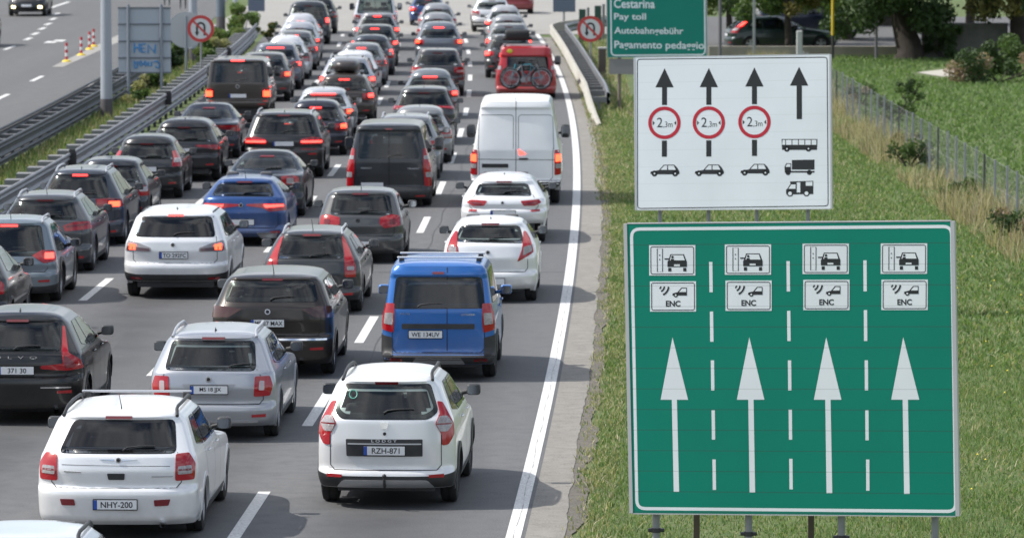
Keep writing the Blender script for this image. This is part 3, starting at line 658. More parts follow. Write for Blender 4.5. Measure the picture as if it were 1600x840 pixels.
# ---------------------------------------------------------------- safety barriers
GALV = mat('galvanised_steel', (.24, .25, .265), .5, .5, noise=(3, .5, (.14, .14, .15)))
GALVD = mat('weathered_steel', (.085, .095, .105), .6, .3, noise=(3, .5, (.05, .05, .055)))
def wbeam(fx, y0, y1, zc, sgn, step=3.0, hgt=.31, curve=None):
    """corrugated rail; sgn is the side its face looks to"""
    prof = [(0, -.5), (.06, -.42), (.08, -.3), (.01, -.12), (.01, .12), (.08, .3), (.06, .42), (0, .5)]
    ys = np.linspace(y0, y1, int((y1 - y0) / step) + 1); v = []; n = len(prof)
    for y in ys:
        for (a, b) in prof: v.append((fx(y) + sgn * a, y, zc + b * hgt))
    f = [(i * n + k, i * n + k + 1, (i + 1) * n + k + 1, (i + 1) * n + k) for i in range(len(ys) - 1) for k in range(n - 1)]
    return v, f
def barrier(name, label, oL, oR, y0, y1, pitch, m, m2, low=False, rungh=(.56, .74), lowrail=False, leftrail=True, rd=.12):
    root = empty(name, (0, 0, 0), 0, label, 'crash barrier')
    fL, fR = off(oL), off(oR)
    for fx, s_ in ((fL, -1), (fR, 1)):
        if fx is fL and not leftrail: continue
        b = MB(); b.add(*wbeam(fx, y0, y1, .58, s_, hgt=.36)); b.build('rail', m, root, 40)
        t = MB(); ys = np.linspace(y0, y1, 50); t.tube([(fx(y) + s_ * .05, y, .80) for y in ys], .045, 8); t.build('top_tube', m, root, 60)
    if lowrail:
        b = MB(); b.add(*wbeam(lambda y: fR(y) + .05, y0, y1, .32, 1, hgt=.16)); b.build('lower_rail', m, root, 40)
    k = 0; y = y0
    while y < y1 and k < 99:
        mb = MB(); mb.box(fL(y) + .02, fR(y) - .02, y - rd, y + rd, rungh[0], rungh[1]); mb.build('spacer', m2, root)
        pm = MB().box(fR(y) - .12, fR(y) - .03, y + .14, y + .19, -.02, .5); pm.build('post', GALVD, root); y += pitch; k += 1
    return root
CONCB = mat('pale_spacer', (.20, .205, .21), .7, .1, noise=(2, .6, (.12, .12, .12)))
DARKSP = mat('dark_spacer', (.13, .135, .145), .7, .1, noise=(2, .6, (.07, .07, .075)))
b2 = barrier('guard_rail', 'double steel crash barrier with pale cross spacers beside the leftmost queuing lane', -13.38, -12.68, 86, 226, 2.4, GALV, CONCB, lowrail=True, leftrail=False, rungh=(.38, .66), rd=.3)
b1 = barrier('guard_rail', 'dark double crash barrier along the opposite carriageway, left of the grassy median', -15.62, -14.95, 100, 226, 2.4, GALVD, DARKSP, lowrail=True, rungh=(.5, .7), rd=.2)
RE = mat('marker_black', (.03, .03, .03), .5)
for (px, py, z) in ((133, 238, .85), (298, 146, .85), (358, 78, .85)):
    x, y = ground(px, py, z); x = edge(y) - 12.62
    o = MB().bbox(x - .04, x + .16, y - .05, y + .05, .5, .86, .02).bbox(x - .02, x + .14, y - .056, y - .03, .8, .93, .01).build('rail_marker', RE, b2)
# barrier on the right: begins low in the verge, follows the line, then turns away
SUN_TINT = mat('rail_sun_tint', (.40, .385, .34), .7, .1, noise=(2, .6, (.28, .26, .22)))  # steel beam; the sunlight on it is put into this pale cream colour
rb = empty('guard_rail', (0, 0, 0), 0, 'pale crash barrier with grey cross spacers rising from the dry grass beside the white line', 'crash barrier')
xr = lambda y: edge(y) + .32 + .45 * math.exp(-(y - 157) / 14)
ctrl = [(xr(y), y, min(.72, -.02 + (y - 156) * .06)) for y in np.arange(156, 224, 3.0)] + [(1.75, 226, .72), (2.1, 229, .72), (2.9, 232, .72), (4.0, 236, .72), (5.4, 243, .72), (7.0, 254, .72)]
v = []; pr = [(-.03, -.2), (-.09, -.12), (-.02, 0), (-.09, .12), (-.03, .2), (.04, .2), (.04, -.2)]; P_ = [Vector(c) for c in ctrl]
for i, c in enumerate(P_):
    t = (P_[min(i + 1, len(P_) - 1)] - P_[max(i - 1, 0)]); t.z = 0; t.normalize(); nrm = Vector((t.y, -t.x, 0))
    for a, b_ in pr: q = c + nrm * a; v.append((q.x, q.y, max(-.15, c.z - .12 + b_)))
n = 7; f = [(i * n + k, i * n + (k + 1) % n, (i + 1) * n + (k + 1) % n, (i + 1) * n + k) for i in range(len(P_) - 1) for k in range(n)]
mobj('rail', v, f, SUN_TINT, rb, 40)
v = []
for i, c in enumerate(P_[3:]):
    j = min(i + 4, len(P_) - 1); t = (P_[j] - P_[j - 1]); t.z = 0; t.normalize(); nrm = Vector((t.y, -t.x, 0)); q = c + nrm * .62
    for a, b_ in pr: z = q + nrm * -a; v.append((z.x, z.y, max(-.1, c.z - .12 + b_)))
f = [(i * n + k, i * n + (k + 1) % n, (i + 1) * n + (k + 1) % n, (i + 1) * n + k) for i in range(len(P_) - 4) for k in range(n)]
mobj('rear_rail', v, f, GALV, rb, 40)
for i, y in enumerate(np.arange(165, 225, 2.0)):
    z = min(.6, -.1 + (y - 156) * .06); x = xr(y)
    MB().box(x + .06, x + .58, y - .12, y + .12, z - .16, z + .02).build('spacer', CONCB, rb)
    if z > .2: MB().box(x + .3, x + .38, y - .03, y + .03, -.02, z).build('post', GALV, rb)
for (x, y) in ((2.5, 230), (3.7, 234.5), (5.0, 240), (6.2, 248)): MB().box(x, x + .08, y, y + .08, -.02, .7).build('post', GALV, rb)

# ---------------------------------------------------------------- sign gantries
def homog(src, dst):
    A = []; B = []
    for (x, y), (u, v_) in zip(src, dst): A += [[x, y, 1, 0, 0, 0, -u * x, -u * y], [0, 0, 0, x, y, 1, -v_ * x, -v_ * y]]; B += [u, v_]
    h = np.linalg.solve(np.array(A, float), np.array(B, float)); Hm = np.append(h, 1).reshape(3, 3)
    return lambda px, py: (lambda r: (r[0] / r[2], r[1] / r[2]))(Hm @ np.array([px, py, 1]))
def signmat(name, col, seam, pitch, rough=.45, spec=.5, amt=.55):
    m = mat(name, col, rough); n = m.node_tree.nodes; l = m.node_tree.links; b = n['Principled BSDF']
    t = n.new('ShaderNodeTexCoord'); s_ = n.new('ShaderNodeSeparateXYZ'); l.new(t.outputs['Object'], s_.inputs[0])
    a = n.new('ShaderNodeMath'); a.operation = 'DIVIDE'; a.inputs[1].default_value = pitch; l.new(s_.outputs['Z'], a.inputs[0])
    fr = n.new('ShaderNodeMath'); fr.operation = 'FRACT'; l.new(a.outputs[0], fr.inputs[0])
    lt = n.new('ShaderNodeMath'); lt.operation = 'LESS_THAN'; lt.inputs[1].default_value = .045; l.new(fr.outputs[0], lt.inputs[0])
    am = n.new('ShaderNodeMath'); am.operation = 'MULTIPLY'; am.inputs[1].default_value = amt; l.new(lt.outputs[0], am.inputs[0])
    q = n.new('ShaderNodeTexNoise'); q.inputs['Scale'].default_value = .9; q.inputs['Detail'].default_value = 4; l.new(t.outputs['Object'], q.inputs[0])
    r = n.new('ShaderNodeMix'); r.data_type = 'RGBA'; r.inputs[6].default_value = (*col, 1); r.inputs[7].default_value = (*[c * .8 for c in col], 1); l.new(q.outputs[0], r.inputs[0])
    mx = n.new('ShaderNodeMix'); mx.data_type = 'RGBA'; l.new(am.outputs[0], mx.inputs[0]); l.new(r.outputs[2], mx.inputs[6]); mx.inputs[7].default_value = (*seam, 1)
    l.new(mx.outputs[2], b.inputs['Base Color']); b.inputs['Specular IOR Level'].default_value = .25; return m
SGREEN = signmat('sign_green', (.0, .205, .14), (.03, .08, .07), .232)
SWHITE = signmat('sign_white', (.74, .79, .82), (.42, .45, .46), .232)
SWHITE2 = signmat('sign_white_film', (.72, .78, .82), (.5, .54, .56), .305, amt=.3)
SBLACK = mat('sign_black', (.012, .014, .016), .5); SREDM = mat('sign_red', (.42, .012, .03), .4)
ALU = mat('sign_frame', (.46, .47, .48), .5, .4)
POSTM = mat('post_galvanised', (.27, .28, .29), .55, .3, noise=(5, .5, (.17, .17, .17)))
class Sign:
    def __init__(s, name, label, q, corners, cat='road sign'):
        x, y, z, yaw, tilt, roll, w_, h_ = q; s.w, s.h = w_, h_
        s.root = empty(name, (x, y, 0), 0, label, cat); s.z = z
        s.m = Matrix.Rotation(-yaw, 4, 'Z') @ Matrix.Rotation(tilt, 4, 'X') @ Matrix.Rotation(roll, 4, 'Y')
        s.M = Matrix.Translation((0, 0, z)) @ s.m
        s.H = homog(corners, [(-w_ / 2, h_ / 2), (w_ / 2, h_ / 2), (w_ / 2, -h_ / 2), (-w_ / 2, -h_ / 2)]); s.yaw = yaw
    def place(s, o): o.matrix_local = s.M.copy() if o.parent is s.root else Matrix.Identity(4); return o
    def poly(s, polys, name, m, lay, parent=None):
        for p in polys:
            v = [(a, -.02 - .0015 * lay, b) for a, b in (s.H(*q) for q in p)]
            o = mobj(name, v, [tuple(range(len(v)))], m, parent or s.root); s.place(o)
        return o
    def band(s, pts, wd, name, m, lay, parent=None, closed=True):
        v = np.array([s.H(*q) for q in pts]); n = len(v); c = v.mean(0); out = []
        d = np.roll(v, -1, 0) - np.roll(v, 1, 0)
        if not closed: d[0] = v[1] - v[0]; d[-1] = v[-1] - v[-2]
        d /= np.linalg.norm(d, axis=1)[:, None]; nn = np.stack([-d[:, 1], d[:, 0]], 1) * wd / 2
        V = [(a, -.02 - .0015 * lay, b) for a, b in np.concatenate([v + nn, v - nn])]
        F = [(i, (i + 1) % n, n + (i + 1) % n, n + i) for i in range(n if closed else n - 1)]
        o = mobj(name, V, F, m, parent or s.root); s.place(o); return o
    def text(s, txt, x0, x1, y0, y1, m, lay, name='lettering', parent=None, bold=.01):
        tv, tf, asp = text_mesh(txt, bold)
        o = mobj(name, [(lambda p: (p[0], -.02 - .0015 * lay, p[1]))(s.H(x0 + a * (x1 - x0), y1 + b * (y0 - y1))) for a, b in tv], tf, m, parent or s.root); s.place(o); return o
    def panel(s, m, fm, t=.02, fw=(.05, .012)):
        w_, h_ = s.w / 2, s.h / 2
        o = MB().box(-w_ + fw[0] * .5, w_ - fw[0] * .5, -.02, t, -h_ + .004, h_ - .004).build('panel', m, s.root); s.place(o)
        f = MB().box(-w_, -w_ + fw[0], -.026, t + .03, -h_, h_).box(w_ - fw[0], w_, -.026, t + .03, -h_, h_).box(-w_ + fw[0], w_ - fw[0], -.023, t + .025, h_ - .002, h_ + fw[1]).box(-w_ + fw[0], w_ - fw[0], -.023, t + .025, -h_ - fw[1], -h_ + .002).build('frame', fm, s.root); s.place(f)
        b = MB()
        for k in range(6): z = -h_ + (k + .5) / 6 * s.h; b.box(-w_ + .1, w_ - .1, t, t + .05, z - .03, z + .03)
        s.place(b.build('back_rail', fm, s.root)); return o
def circ(cx, cy, r, n=40): return [(cx + r * math.cos(2 * math.pi * i / n), cy + r * math.sin(2 * math.pi * i / n)) for i in range(n)]

# --- the big green lane sign
GS = Sign('lane_sign', 'large green sign with four white lane arrows and paired toll plates', (3.1145, 57, 2.4867, .2939, -.0187, -.0286, 3.7975, 3.2698), [(976, 349), (1490, 346), (1501, 805), (983, 801)])
GS.panel(SGREEN, ALU, fw=(.042, .010))
GS.band(rpoly([(988.5, 357), (1486, 354), (1495.5, 797.5), (995, 793.5)], 13, 5), .036, 'border_line', SWHITE, 1)
for k, (a, b) in enumerate(((1016, 382), (1134, 381), (1255, 380), (1376.5, 380))):
    for row in (0, 1):
        x0, y0 = (a, b) if row == 0 else (a + 1 + (k > 1) * .3, b + 56); x1, y1 = x0 + 72, y0 + 47
        pl = MB(); c_ = [GS.H(*q) for q in ((x0, y0), (x1, y0), (x1, y1), (x0, y1))]
        v = [(p[0], -.0225, p[1]) for p in c_] + [(p[0], -.018, p[1]) for p in c_]; pl.add(v, [(0, 1, 2, 3), (0, 4, 5, 1), (1, 5, 6, 2), (2, 6, 7, 3), (3, 7, 4, 0)])
        plate = GS.place(pl.build('symbol_plate', SWHITE, GS.root))
        GS.band(rpoly([(x0 + 2.6, y0 + 2.4), (x1 - 2.6, y0 + 2.4), (x1 - 2.6, y1 - 2.4), (x0 + 2.6, y1 - 2.4)], 3, 3), .008, 'border_line', SBLACK, 3, plate)
        Q = lambda pts, ox, oy: [(x0 + (p - ox) / 3.5, y0 + (q - oy) / 3.5) for p, q in pts]
        if row == 0:
            q = lambda pts: Q(pts, 198, 148)
            GS.band(q([(242, 166), (271, 166), (271, 292), (242, 292)]), .008, 'toll_booth_symbol', SBLACK, 3, plate)
            GS.poly([q([(253, 198), (261, 202), (253, 207)]), q([(253, 221), (261, 225), (253, 230)])], 'booth_marks', SBLACK, 3, plate)
            body = q([(298, 266), (298, 236), (303, 231), (314, 197), (388, 197), (401, 231), (404, 236), (404, 266)])
            cs = GS.poly([body, q([(302, 271), (319, 271), (319, 290), (302, 290)]), q([(384, 271), (401, 271), (401, 290), (384, 290)]), q([(282, 219), (320, 219), (320, 226), (282, 226)])], 'car_symbol', SBLACK, 3, plate)
            GS.poly([q([(311, 230), (319, 202), (384, 202), (393, 230)]), q([(334, 252), (366, 252), (366, 262), (334, 262)])], 'car_symbol_window', SWHITE, 4, plate)
            GS.poly([q(circ(326, 212, 7, 14)), q([(317, 234), (317, 222), (334, 222), (334, 234)])], 'driver_symbol', SBLACK, 5, plate)
        else:
            q = lambda pts: Q(pts, 201, 341)
            for r_, w_ in ((14, .016), (31, .018), (52, .02)):
                arc = [(246 + r_ * 1.1 * math.cos(R(t)), 368 + r_ * math.sin(R(t))) for t in np.linspace(2, 62, 9)]
                GS.band(q(arc), w_, 'signal_arc', SBLACK, 3, plate, closed=False)
            GS.poly([q([(323, 418), (326, 406), (352, 400), (373, 375), (403, 375), (403, 418)]), q(circ(342, 416, 12, 20))], 'car_symbol', SBLACK, 3, plate)
            GS.poly([q([(361, 399), (377, 380), (399, 380), (399, 399)]), q(circ(342, 416, 5, 14))], 'car_symbol_window', SWHITE, 4, plate)
            GS.text('ENC', x0 + 24.8, x0 + 47.5, y0 + 30, y0 + 39.3, SBLACK, 3, parent=plate, bold=.03)
for cols in ([(1112, 408, 455), (1113, 485, 532), (1114.3, 561, 608), (1115.3, 639, 685), (1116.5, 716, 764)], [(1232.5, 407, 454), (1233.5, 484, 531), (1234.8, 561, 608), (1236, 638, 685), (1237, 715, 763)], [(1352, 406, 454), (1353, 483, 531), (1354.6, 561, 608), (1355.8, 639, 686), (1357.3, 716, 765)]):
    for (x, a, b) in cols: GS.poly([[(x - 2.6, a), (x + 2.6, a), (x + 3.1, b), (x - 2.1, b)]], 'lane_dash', SWHITE, 1)
for (ax, bx0, bx1, sx0, sx1, tx0, tx1, yb_) in ((1052, 1033, 1076, 1050.5, 1058.5, 1053, 1061.5, 767), (1172, 1152.5, 1195.5, 1170.3, 1178.6, 1172.3, 1181, 768), (1292, 1273, 1316, 1290.7, 1299, 1293, 1302, 769), (1412, 1393.7, 1437.5, 1411.5, 1419.8, 1414.5, 1423.3, 770)):
    GS.poly([[(ax, 525), (bx1, 622.5), (sx1, 622.5), (tx1, yb_), (tx0, yb_), (sx0, 622.5), (bx0, 622.5)]], 'arrow', SWHITE, 1)
def posts(S, pxs, py, yb, r, dy, m=POSTM, square=False, top=None, clampz=None, nm='post'):
    for px in pxs:
        u, _ = S.H(px, py); p = S.M @ Vector((u, dy, -S.h / 2)); t = S.M @ Vector((u, dy, (S.h / 2 if top is None else top)))
        mb = MB()
        if square: mb.box(p.x - r, p.x + r, p.y - r, p.y + r, -.1, t.z)
        else: mb.tube([(p.x, p.y, -.1), (p.x, p.y, p.z), (t.x, t.y, t.z)], r, 14)
        po = mb.build(nm, m, S.root, 60)
        if clampz is not None:
            z = clampz; MB().tube([(p.x, p.y, z - .025), (p.x, p.y, z + .025)], r + .012, 14).bbox(p.x - r - .05, p.x + r + .05, p.y - .03, p.y + .03, z - .02, z + .02, .008).build('clamp', mat('clamp_dark', (.05, .05, .055), .5, .5), po, 60)
posts(GS, (1020, 1166, 1312, 1459), 803, 0, .042, .12, clampz=.60)
posts(GS, (1049, 1232), 803, 0, .035, 1.1, mat('rusty_post', (.12, .095, .075), .8), square=True, top=-.9, nm='back_stay')
# --- white width-limit sign
WS = Sign('width_limit_sign', 'white sign with black arrows, three red 2,3m width limits and vehicle symbols', (3.9665, 92, 3.2392, .3207, -.0535, -.0278, 3.6832, 2.7564), [(990, 90), (1299, 85), (1300, 326), (993, 328)])
WS.panel(SWHITE2, ALU, fw=(.03, .01))
Z = lambda pts: [(980 + a / 3, 70 + b / 3) for a, b in pts]
WS.band(rpoly(Z([(48, 69), (940, 59), (942, 755), (52, 767)]), 5, 4), .016, 'border_line', SBLACK, 1)
for k, cx in enumerate((176, 384, 598)):
    dy_ = (0, -1, -4)[k]
    WS.poly([Z([(cx, 111 + dy_), (cx + 43, 201 + dy_), (cx + 12, 201 + dy_), (cx + 12, 284 + dy_), (cx - 12, 284 + dy_), (cx - 12, 201 + dy_), (cx - 43, 201 + dy_)])], 'arrow', SBLACK, 1)
    WS.poly([Z([(cx - 12, 450 + dy_), (cx + 12, 450 + dy_), (cx + 12, 526 + dy_), (cx - 12, 526 + dy_)])], 'arrow_stem', SBLACK, 1)
    WS.band(Z(circ(cx, 367 + dy_, 68, 48)), .064, 'limit_ring', SREDM, 2)
    WS.poly([Z([(cx - 55, 357 + dy_), (cx - 45, 368 + dy_), (cx - 55, 379 + dy_)]), Z([(cx + 55, 357 + dy_), (cx + 45, 368 + dy_), (cx + 55, 379 + dy_)])], 'side_mark', SBLACK, 1)
    o_ = WS.text('2', *[980 + v / 3 for v in (cx - 35, cx - 9)], *[70 + v / 3 for v in (343 + dy_, 388 + dy_)], SBLACK, 1, bold=0); WS.text(',3m', *[980 + v / 3 for v in (cx - 5, cx + 38)], *[70 + v / 3 for v in (361 + dy_, 392 + dy_)], SBLACK, 1, bold=0)
    c0 = cx - 66; q = lambda pts: Z([(c0 + a - 109, b + dy_) for a, b in pts])
    WS.poly([q([(109, 605), (112, 595), (150, 588), (172, 563), (222, 563), (236, 577), (246, 595), (246, 606), (240, 608), (120, 608)]), q(circ(129, 604, 14, 20)), q(circ(226, 604, 14, 20))], 'car_symbol', SBLACK, 1)
    WS.poly([q([(157, 587), (175, 567), (188, 567), (188, 587)]), q([(193, 587), (193, 567), (219, 567), (229, 587)]), q(circ(129, 604, 4, 10)), q(circ(226, 604, 4, 10))], 'car_symbol_window', SWHITE2, 2)
cx = 808; WS.poly([Z([(cx, 104), (cx + 43, 193), (cx + 13, 193), (cx + 13, 350), (cx - 12, 350), (cx - 12, 193), (cx - 43, 193)])], 'arrow', SBLACK, 1)
WS.poly([Z([(725, 443), (893, 443), (891, 494), (727, 494)]), Z(circ(750, 489, 14, 20)), Z(circ(851, 488, 14, 20))], 'bus_symbol', SBLACK, 1)
WS.poly([Z([(730 + 0, 447), (742, 447), (742, 470), (728, 470)])] + [Z([(746 + 30 * i, 447), (772 + 30 * i, 447), (772 + 30 * i, 470), (746 + 30 * i, 470)]) for i in range(4)] + [Z([(866, 447), (888, 447), (888, 470), (866, 470)]), Z(circ(750, 489, 4, 10)), Z(circ(851, 488, 4, 10))], 'bus_symbol_window', SWHITE2, 2)
WS.poly([Z([(773, 541), (879, 539), (879, 586), (773, 586)]), Z([(740, 600), (738, 572), (747, 556), (769, 556), (769, 600)]), Z([(769, 592), (879, 592), (879, 600), (769, 600)]), Z(circ(755, 600, 12, 18)), Z(circ(855, 599, 12, 18))], 'truck_symbol', SBLACK, 1)
WS.poly([Z([(743, 573), (750, 560), (766, 560), (766, 573)])], 'truck_symbol_window', SWHITE2, 2)
WS.poly([Z([(764, 641), (873, 638), (873, 700), (746, 702), (745, 680), (752, 674), (766, 652)]), Z(circ(764, 697, 15, 20)), Z(circ(841, 696, 15, 20))], 'camper_symbol', SBLACK, 1)
WS.poly([Z([(757, 675), (770, 655), (790, 655), (790, 675)]), Z([(796, 645), (812, 645), (812, 692), (796, 692)]), Z([(838, 643), (869, 642), (869, 661), (838, 661)]), Z(circ(764, 697, 9, 16)), Z(circ(841, 696, 9, 16))], 'camper_symbol_window', SWHITE2, 2)
posts(WS, (1029, 1105, 1180, 1260), 328, 0, .036, .10, clampz=1.45)
# --- multilingual toll sign further on
TS = Sign('toll_sign', 'green sign with white words for pay toll in four languages', (4.69, 166, 3.05, .12, 0, -.012, 3.27, 2.7), [(948, -43), (1105, -45), (1105, 84), (948, 87)])
TS.panel(signmat('sign_green_dark', (.006, .20, .155), (.01, .15, .12), .3, amt=.2), mat('sign_frame_dark', (.3, .32, .33), .5, .3), fw=(.03, .01))
TS.band(rpoly([(955, -38), (1101.5, -40), (1101.5, 81), (955, 84)], 7, 4), .045, 'border_line', SWHITE2, 1)
for t_, x0, x1, y0, y1 in (('Cestarina', 960, 1024, -4, 10), ('Pay toll', 960, 1010, 18, 31), ('Autobahngebühr', 960, 1068, 39.5, 53), ('Pagamento pedaggio', 960, 1100, 61, 76)):
    TS.text(t_, x0, x1, y0, y1, SWHITE2, 1, bold=.015)
TS.poly([[(962, -32), (1030, -32), (1030, -20), (962, -20)]], 'top_line', SWHITE2, 1)
posts(TS, (967, 1085), 84, 0, .06, .1, mat('weathered_wood', (.19, .16, .13), .9))
bp_ = MB(); c_ = [TS.H(*q) for q in ((951, 89), (992, 89), (992, 113), (951, 113))]
bo = mobj('lower_plate', [(p[0], -.0, p[1]) for p in c_] + [(p[0], .03, p[1]) for p in c_], [(0, 1, 2, 3), (4, 5, 6, 7), (0, 4, 5, 1), (1, 5, 6, 2), (2, 6, 7, 3), (3, 7, 4, 0)], mat('plate_grey', (.2, .2, .2), .7), TS.root); TS.place(bo)

def no_uturn(px, py, r_px, yb, label, dist):
    s_ = F_PX / dist; x = (px - 800) * dist / F_PX; zc = CAM_H - (py + 225) / s_; r = r_px / s_
    root = empty('no_u_turn_sign', (x, dist, 0), 0, label, 'road sign', 'round no U-turn signs')
    MB().tube([(0, .06, -.1), (0, .06, zc + r * .5)], .035, 10).build('post', POSTM, root, 60)
    MB().tube([(0, .015, zc), (0, -.015, zc)], r, 40).build('disc', mat('sign_disc_white', (.62, .63, .62), .5), root, 40)
    def b(pts, wd, m, y, closed=False, nm='symbol'):
        v = np.array(pts, float); n = len(v); d = np.roll(v, -1, 0) - np.roll(v, 1, 0)
        if not closed: d[0] = v[1] - v[0]; d[-1] = v[-1] - v[-2]
        d /= np.linalg.norm(d, axis=1)[:, None]; nn = np.stack([-d[:, 1], d[:, 0]], 1) * wd / 2
        return mobj(nm, [(a, y, zc + c_) for a, c_ in np.concatenate([v + nn, v - nn])], [(i, (i + 1) % n, n + (i + 1) % n, n + i) for i in range(n if closed else n - 1)], m, root)
    b(circ(0, 0, r * .88, 48), r * .24, SREDM2, -.022, True, 'red_ring')
    u = [(r * .28, -r * .52), (r * .28, r * .12)] + [(r * .28 * math.cos(R(t)), r * .12 + r * .30 * math.sin(R(t))) for t in range(15, 180, 15)] + [(-r * .28, r * .12), (-r * .28, -r * .25)]
    b(u, r * .15, SBLACK, -.019, nm='u_turn_arrow'); mobj('arrow_head', [(-r * .45, -.019, zc - r * .25), (-r * .11, -.019, zc - r * .25), (-r * .28, -.019, zc - r * .56)], [(0, 1, 2)], SBLACK, root)
    b([(-r * .62, r * .62), (r * .62, -r * .62)], r * .15, SREDM2, -.026, nm='red_bar')
SREDM2 = mat('sign_red_faded', (.52, .05, .045), .5)
no_uturn(314, 44, 21, 140, 'round no U-turn sign on the grassy median, beside the lamp post', 181)
no_uturn(922.5, 44.5, 20.5, 112, 'round no U-turn sign in the grass behind the right crash barrier', 193)
# sign backs on the median
SB = mat('sign_back', (.38, .42, .47), .6, .1, noise=(2, .3, (.32, .35, .39))); SPR = mat('spray_blue', (.07, .27, .55), .7)
x0, d_ = -12.95, 168.5; s_ = F_PX / d_
r0 = empty('sign_back', (0, d_, 0), 0, 'rectangular grey sign seen from behind with blue graffiti on its lower half', 'road sign')
zt, zb_ = CAM_H - (11 + 225) / s_, CAM_H - (113 + 225) / s_; xa, xb = (185 - 800) / s_, (267 - 800) / s_
MB().box(xa, xb, 0, .03, zb_, zt).build('panel', SB, r0)
fr = MB()
for py in (11.5, 37, 63.5, 89.5, 112.5): z = CAM_H - (py + 225) / s_; fr.box(xa - .01, xb + .01, -.035, -.001, z - .022, z + .022)
fr.build('cross_rail', mat('rail_dark', (.15, .165, .185), .6, .3), r0)
for px in (201, 252.5): x = (px - 800) / s_; MB().tube([(x, -.08, -.1), (x, -.08, zt + .1)], .05, 10).build('post', mat('post_blue_grey', (.22, .25, .29), .5, .4), r0, 60)
def strokes(L_, parent, m, wd):
    mb = MB()
    for st in L_:
        pts = [((180 + a / 7 - 800) / s_, CAM_H - (b / 7 + 225) / s_) for a, b in st]
        mb.tube([(a, -.012, b) for a, b in pts], wd, 5)
    o = mb.build('graffiti', m, parent)
    return o
strokes([[(212, 465), (210, 570)], [(212, 515), (262, 512)], [(262, 470), (268, 560)], [(330, 475), (285, 478), (288, 520), (325, 520), (288, 522), (290, 565), (330, 562)], [(360, 575), (362, 485), (425, 560), (440, 480), (436, 580)],
         [(208, 655), (212, 740), (240, 735), (246, 665), (215, 690)], [(262, 690), (280, 660), (300, 690), (285, 715), (262, 690)], [(312, 690), (330, 662), (348, 690), (335, 715), (312, 690)], [(365, 670), (362, 710), (395, 712), (400, 668)], [(425, 668), (460, 665), (488, 700), (470, 740), (440, 720)]], r0, SPR, .028)
d2 = 186; s2 = F_PX / d2; r1 = empty('round_sign_back', ((291 - 800) / s2, d2, 0), 0, 'round pale sign seen from behind on a thin post by the lamp post', 'road sign')
zc = CAM_H - (46 + 225) / s2; MB().tube([(0, -.05, -.1), (0, -.05, zc + .5)], .04, 10).build('post', MAT['post_blue_grey'], r1, 60); MB().tube([(0, 0, zc), (0, .03, zc)], .66, 36).build('disc', mat('disc_back', (.42, .43, .44), .6), r1, 40)
def signback(px0, px1, py1, label, dist, h_, postpx, name='sign_back', m=None):
    s_ = F_PX / dist; xm = ((px0 + px1) / 2 - 800) / s_; z = CAM_H - (py1 + 225) / s_; w_ = (px1 - px0) / s_ / 2
    r = empty(name, (xm, dist, 0), 0, label, 'road sign'); m = m or mat('sign_back_blue', (.13, .16, .22), .6, .2)
    MB().bbox(-w_, w_, 0, .04, z, z + h_, .01).build('panel', m, r)
    for a in postpx: MB().tube([((a - 800) / s_ - xm, .09, -.1), ((a - 800) / s_ - xm, .09, z + h_ * .8)], .05, 8).build('post', POSTM, r, 60)
signback(388, 414, 17, 'small blue grey sign back above the end of the median barrier', 240, 1.6, (401,))
signback(864, 899, 18, 'blue grey sign back standing at the bend of the right barrier', 236, 1.8, (881,))
# lamp posts
PALEP = mat('lamp_post_grey', (.34, .37, .41), .5, .25, noise=(2, .25, (.29, .31, .34))); DKBAND = mat('post_dark_band', (.10, .095, .10), .7)
for (px, py, d_, r_, lab) in ((166, 190, 157.5, .185, 'thick grey lamp post with a dark base band nearest on the median'), (302, 103, 199, .17, 'grey lamp post with dark foot behind the left no U-turn sign'), (345, 42, 238, .22, 'dark blue grey post on the median beyond the no U-turn sign'), (368, 30, 252, .12, 'slender pale post beyond the median bushes')):
    s_ = F_PX / d_; x = (px - 800) / s_; r = empty('lamp_post', (x, d_, 0), 0, lab, 'lamp post', 'lamp posts on the median')
    MB().tube([(0, 0, .75), (0, 0, 12)], [r_, r_ * .55], 20).build('pole', PALEP if px != 345 else mat('post_blue_dark', (.13, .16, .20), .5, .2), r, 60)
    MB().tube([(0, 0, -.1), (0, 0, .75)], r_ * 1.01, 20).build('base_band', DKBAND, r, 60)
    MB().tube([(0, 0, 11.9), (.6, 0, 12.3), (1.8, 0, 12.45)], .05, 8).bbox(1.5, 2.4, -.15, .15, 12.38, 12.5, .04).build('lamp_arm', PALEP, r, 60)
# flexible red and white posts
FR, FW, FY = mat('post_red', (.45, .03, .04), .5), mat('post_white', (.7, .68, .68), .5), mat('base_yellow', (.75, .55, .06), .6)
for k, (px, py) in enumerate(((104, 97), (127, 87), (140, 78), (146.5, 73.5))):
    x, y = ground(px, py); r = empty('flexible_post', (x, y, 0), 0, ('nearest', 'second', 'third', 'farthest')[k] + ' red and white flexible post with yellow base on the opposite road', 'lane post', 'red and white flexible posts')
    MB().tube([(0, 0, 0), (0, 0, .05), (0, 0, .09)], [.19, .17, .08], 14).build('base', FY, r)
    for j in range(5): MB().tube([(0, 0, .09 + j * .135), (0, 0, .225 + j * .135)], .052, 10).build('band', FR if j % 2 == 0 else FW, r, 60)
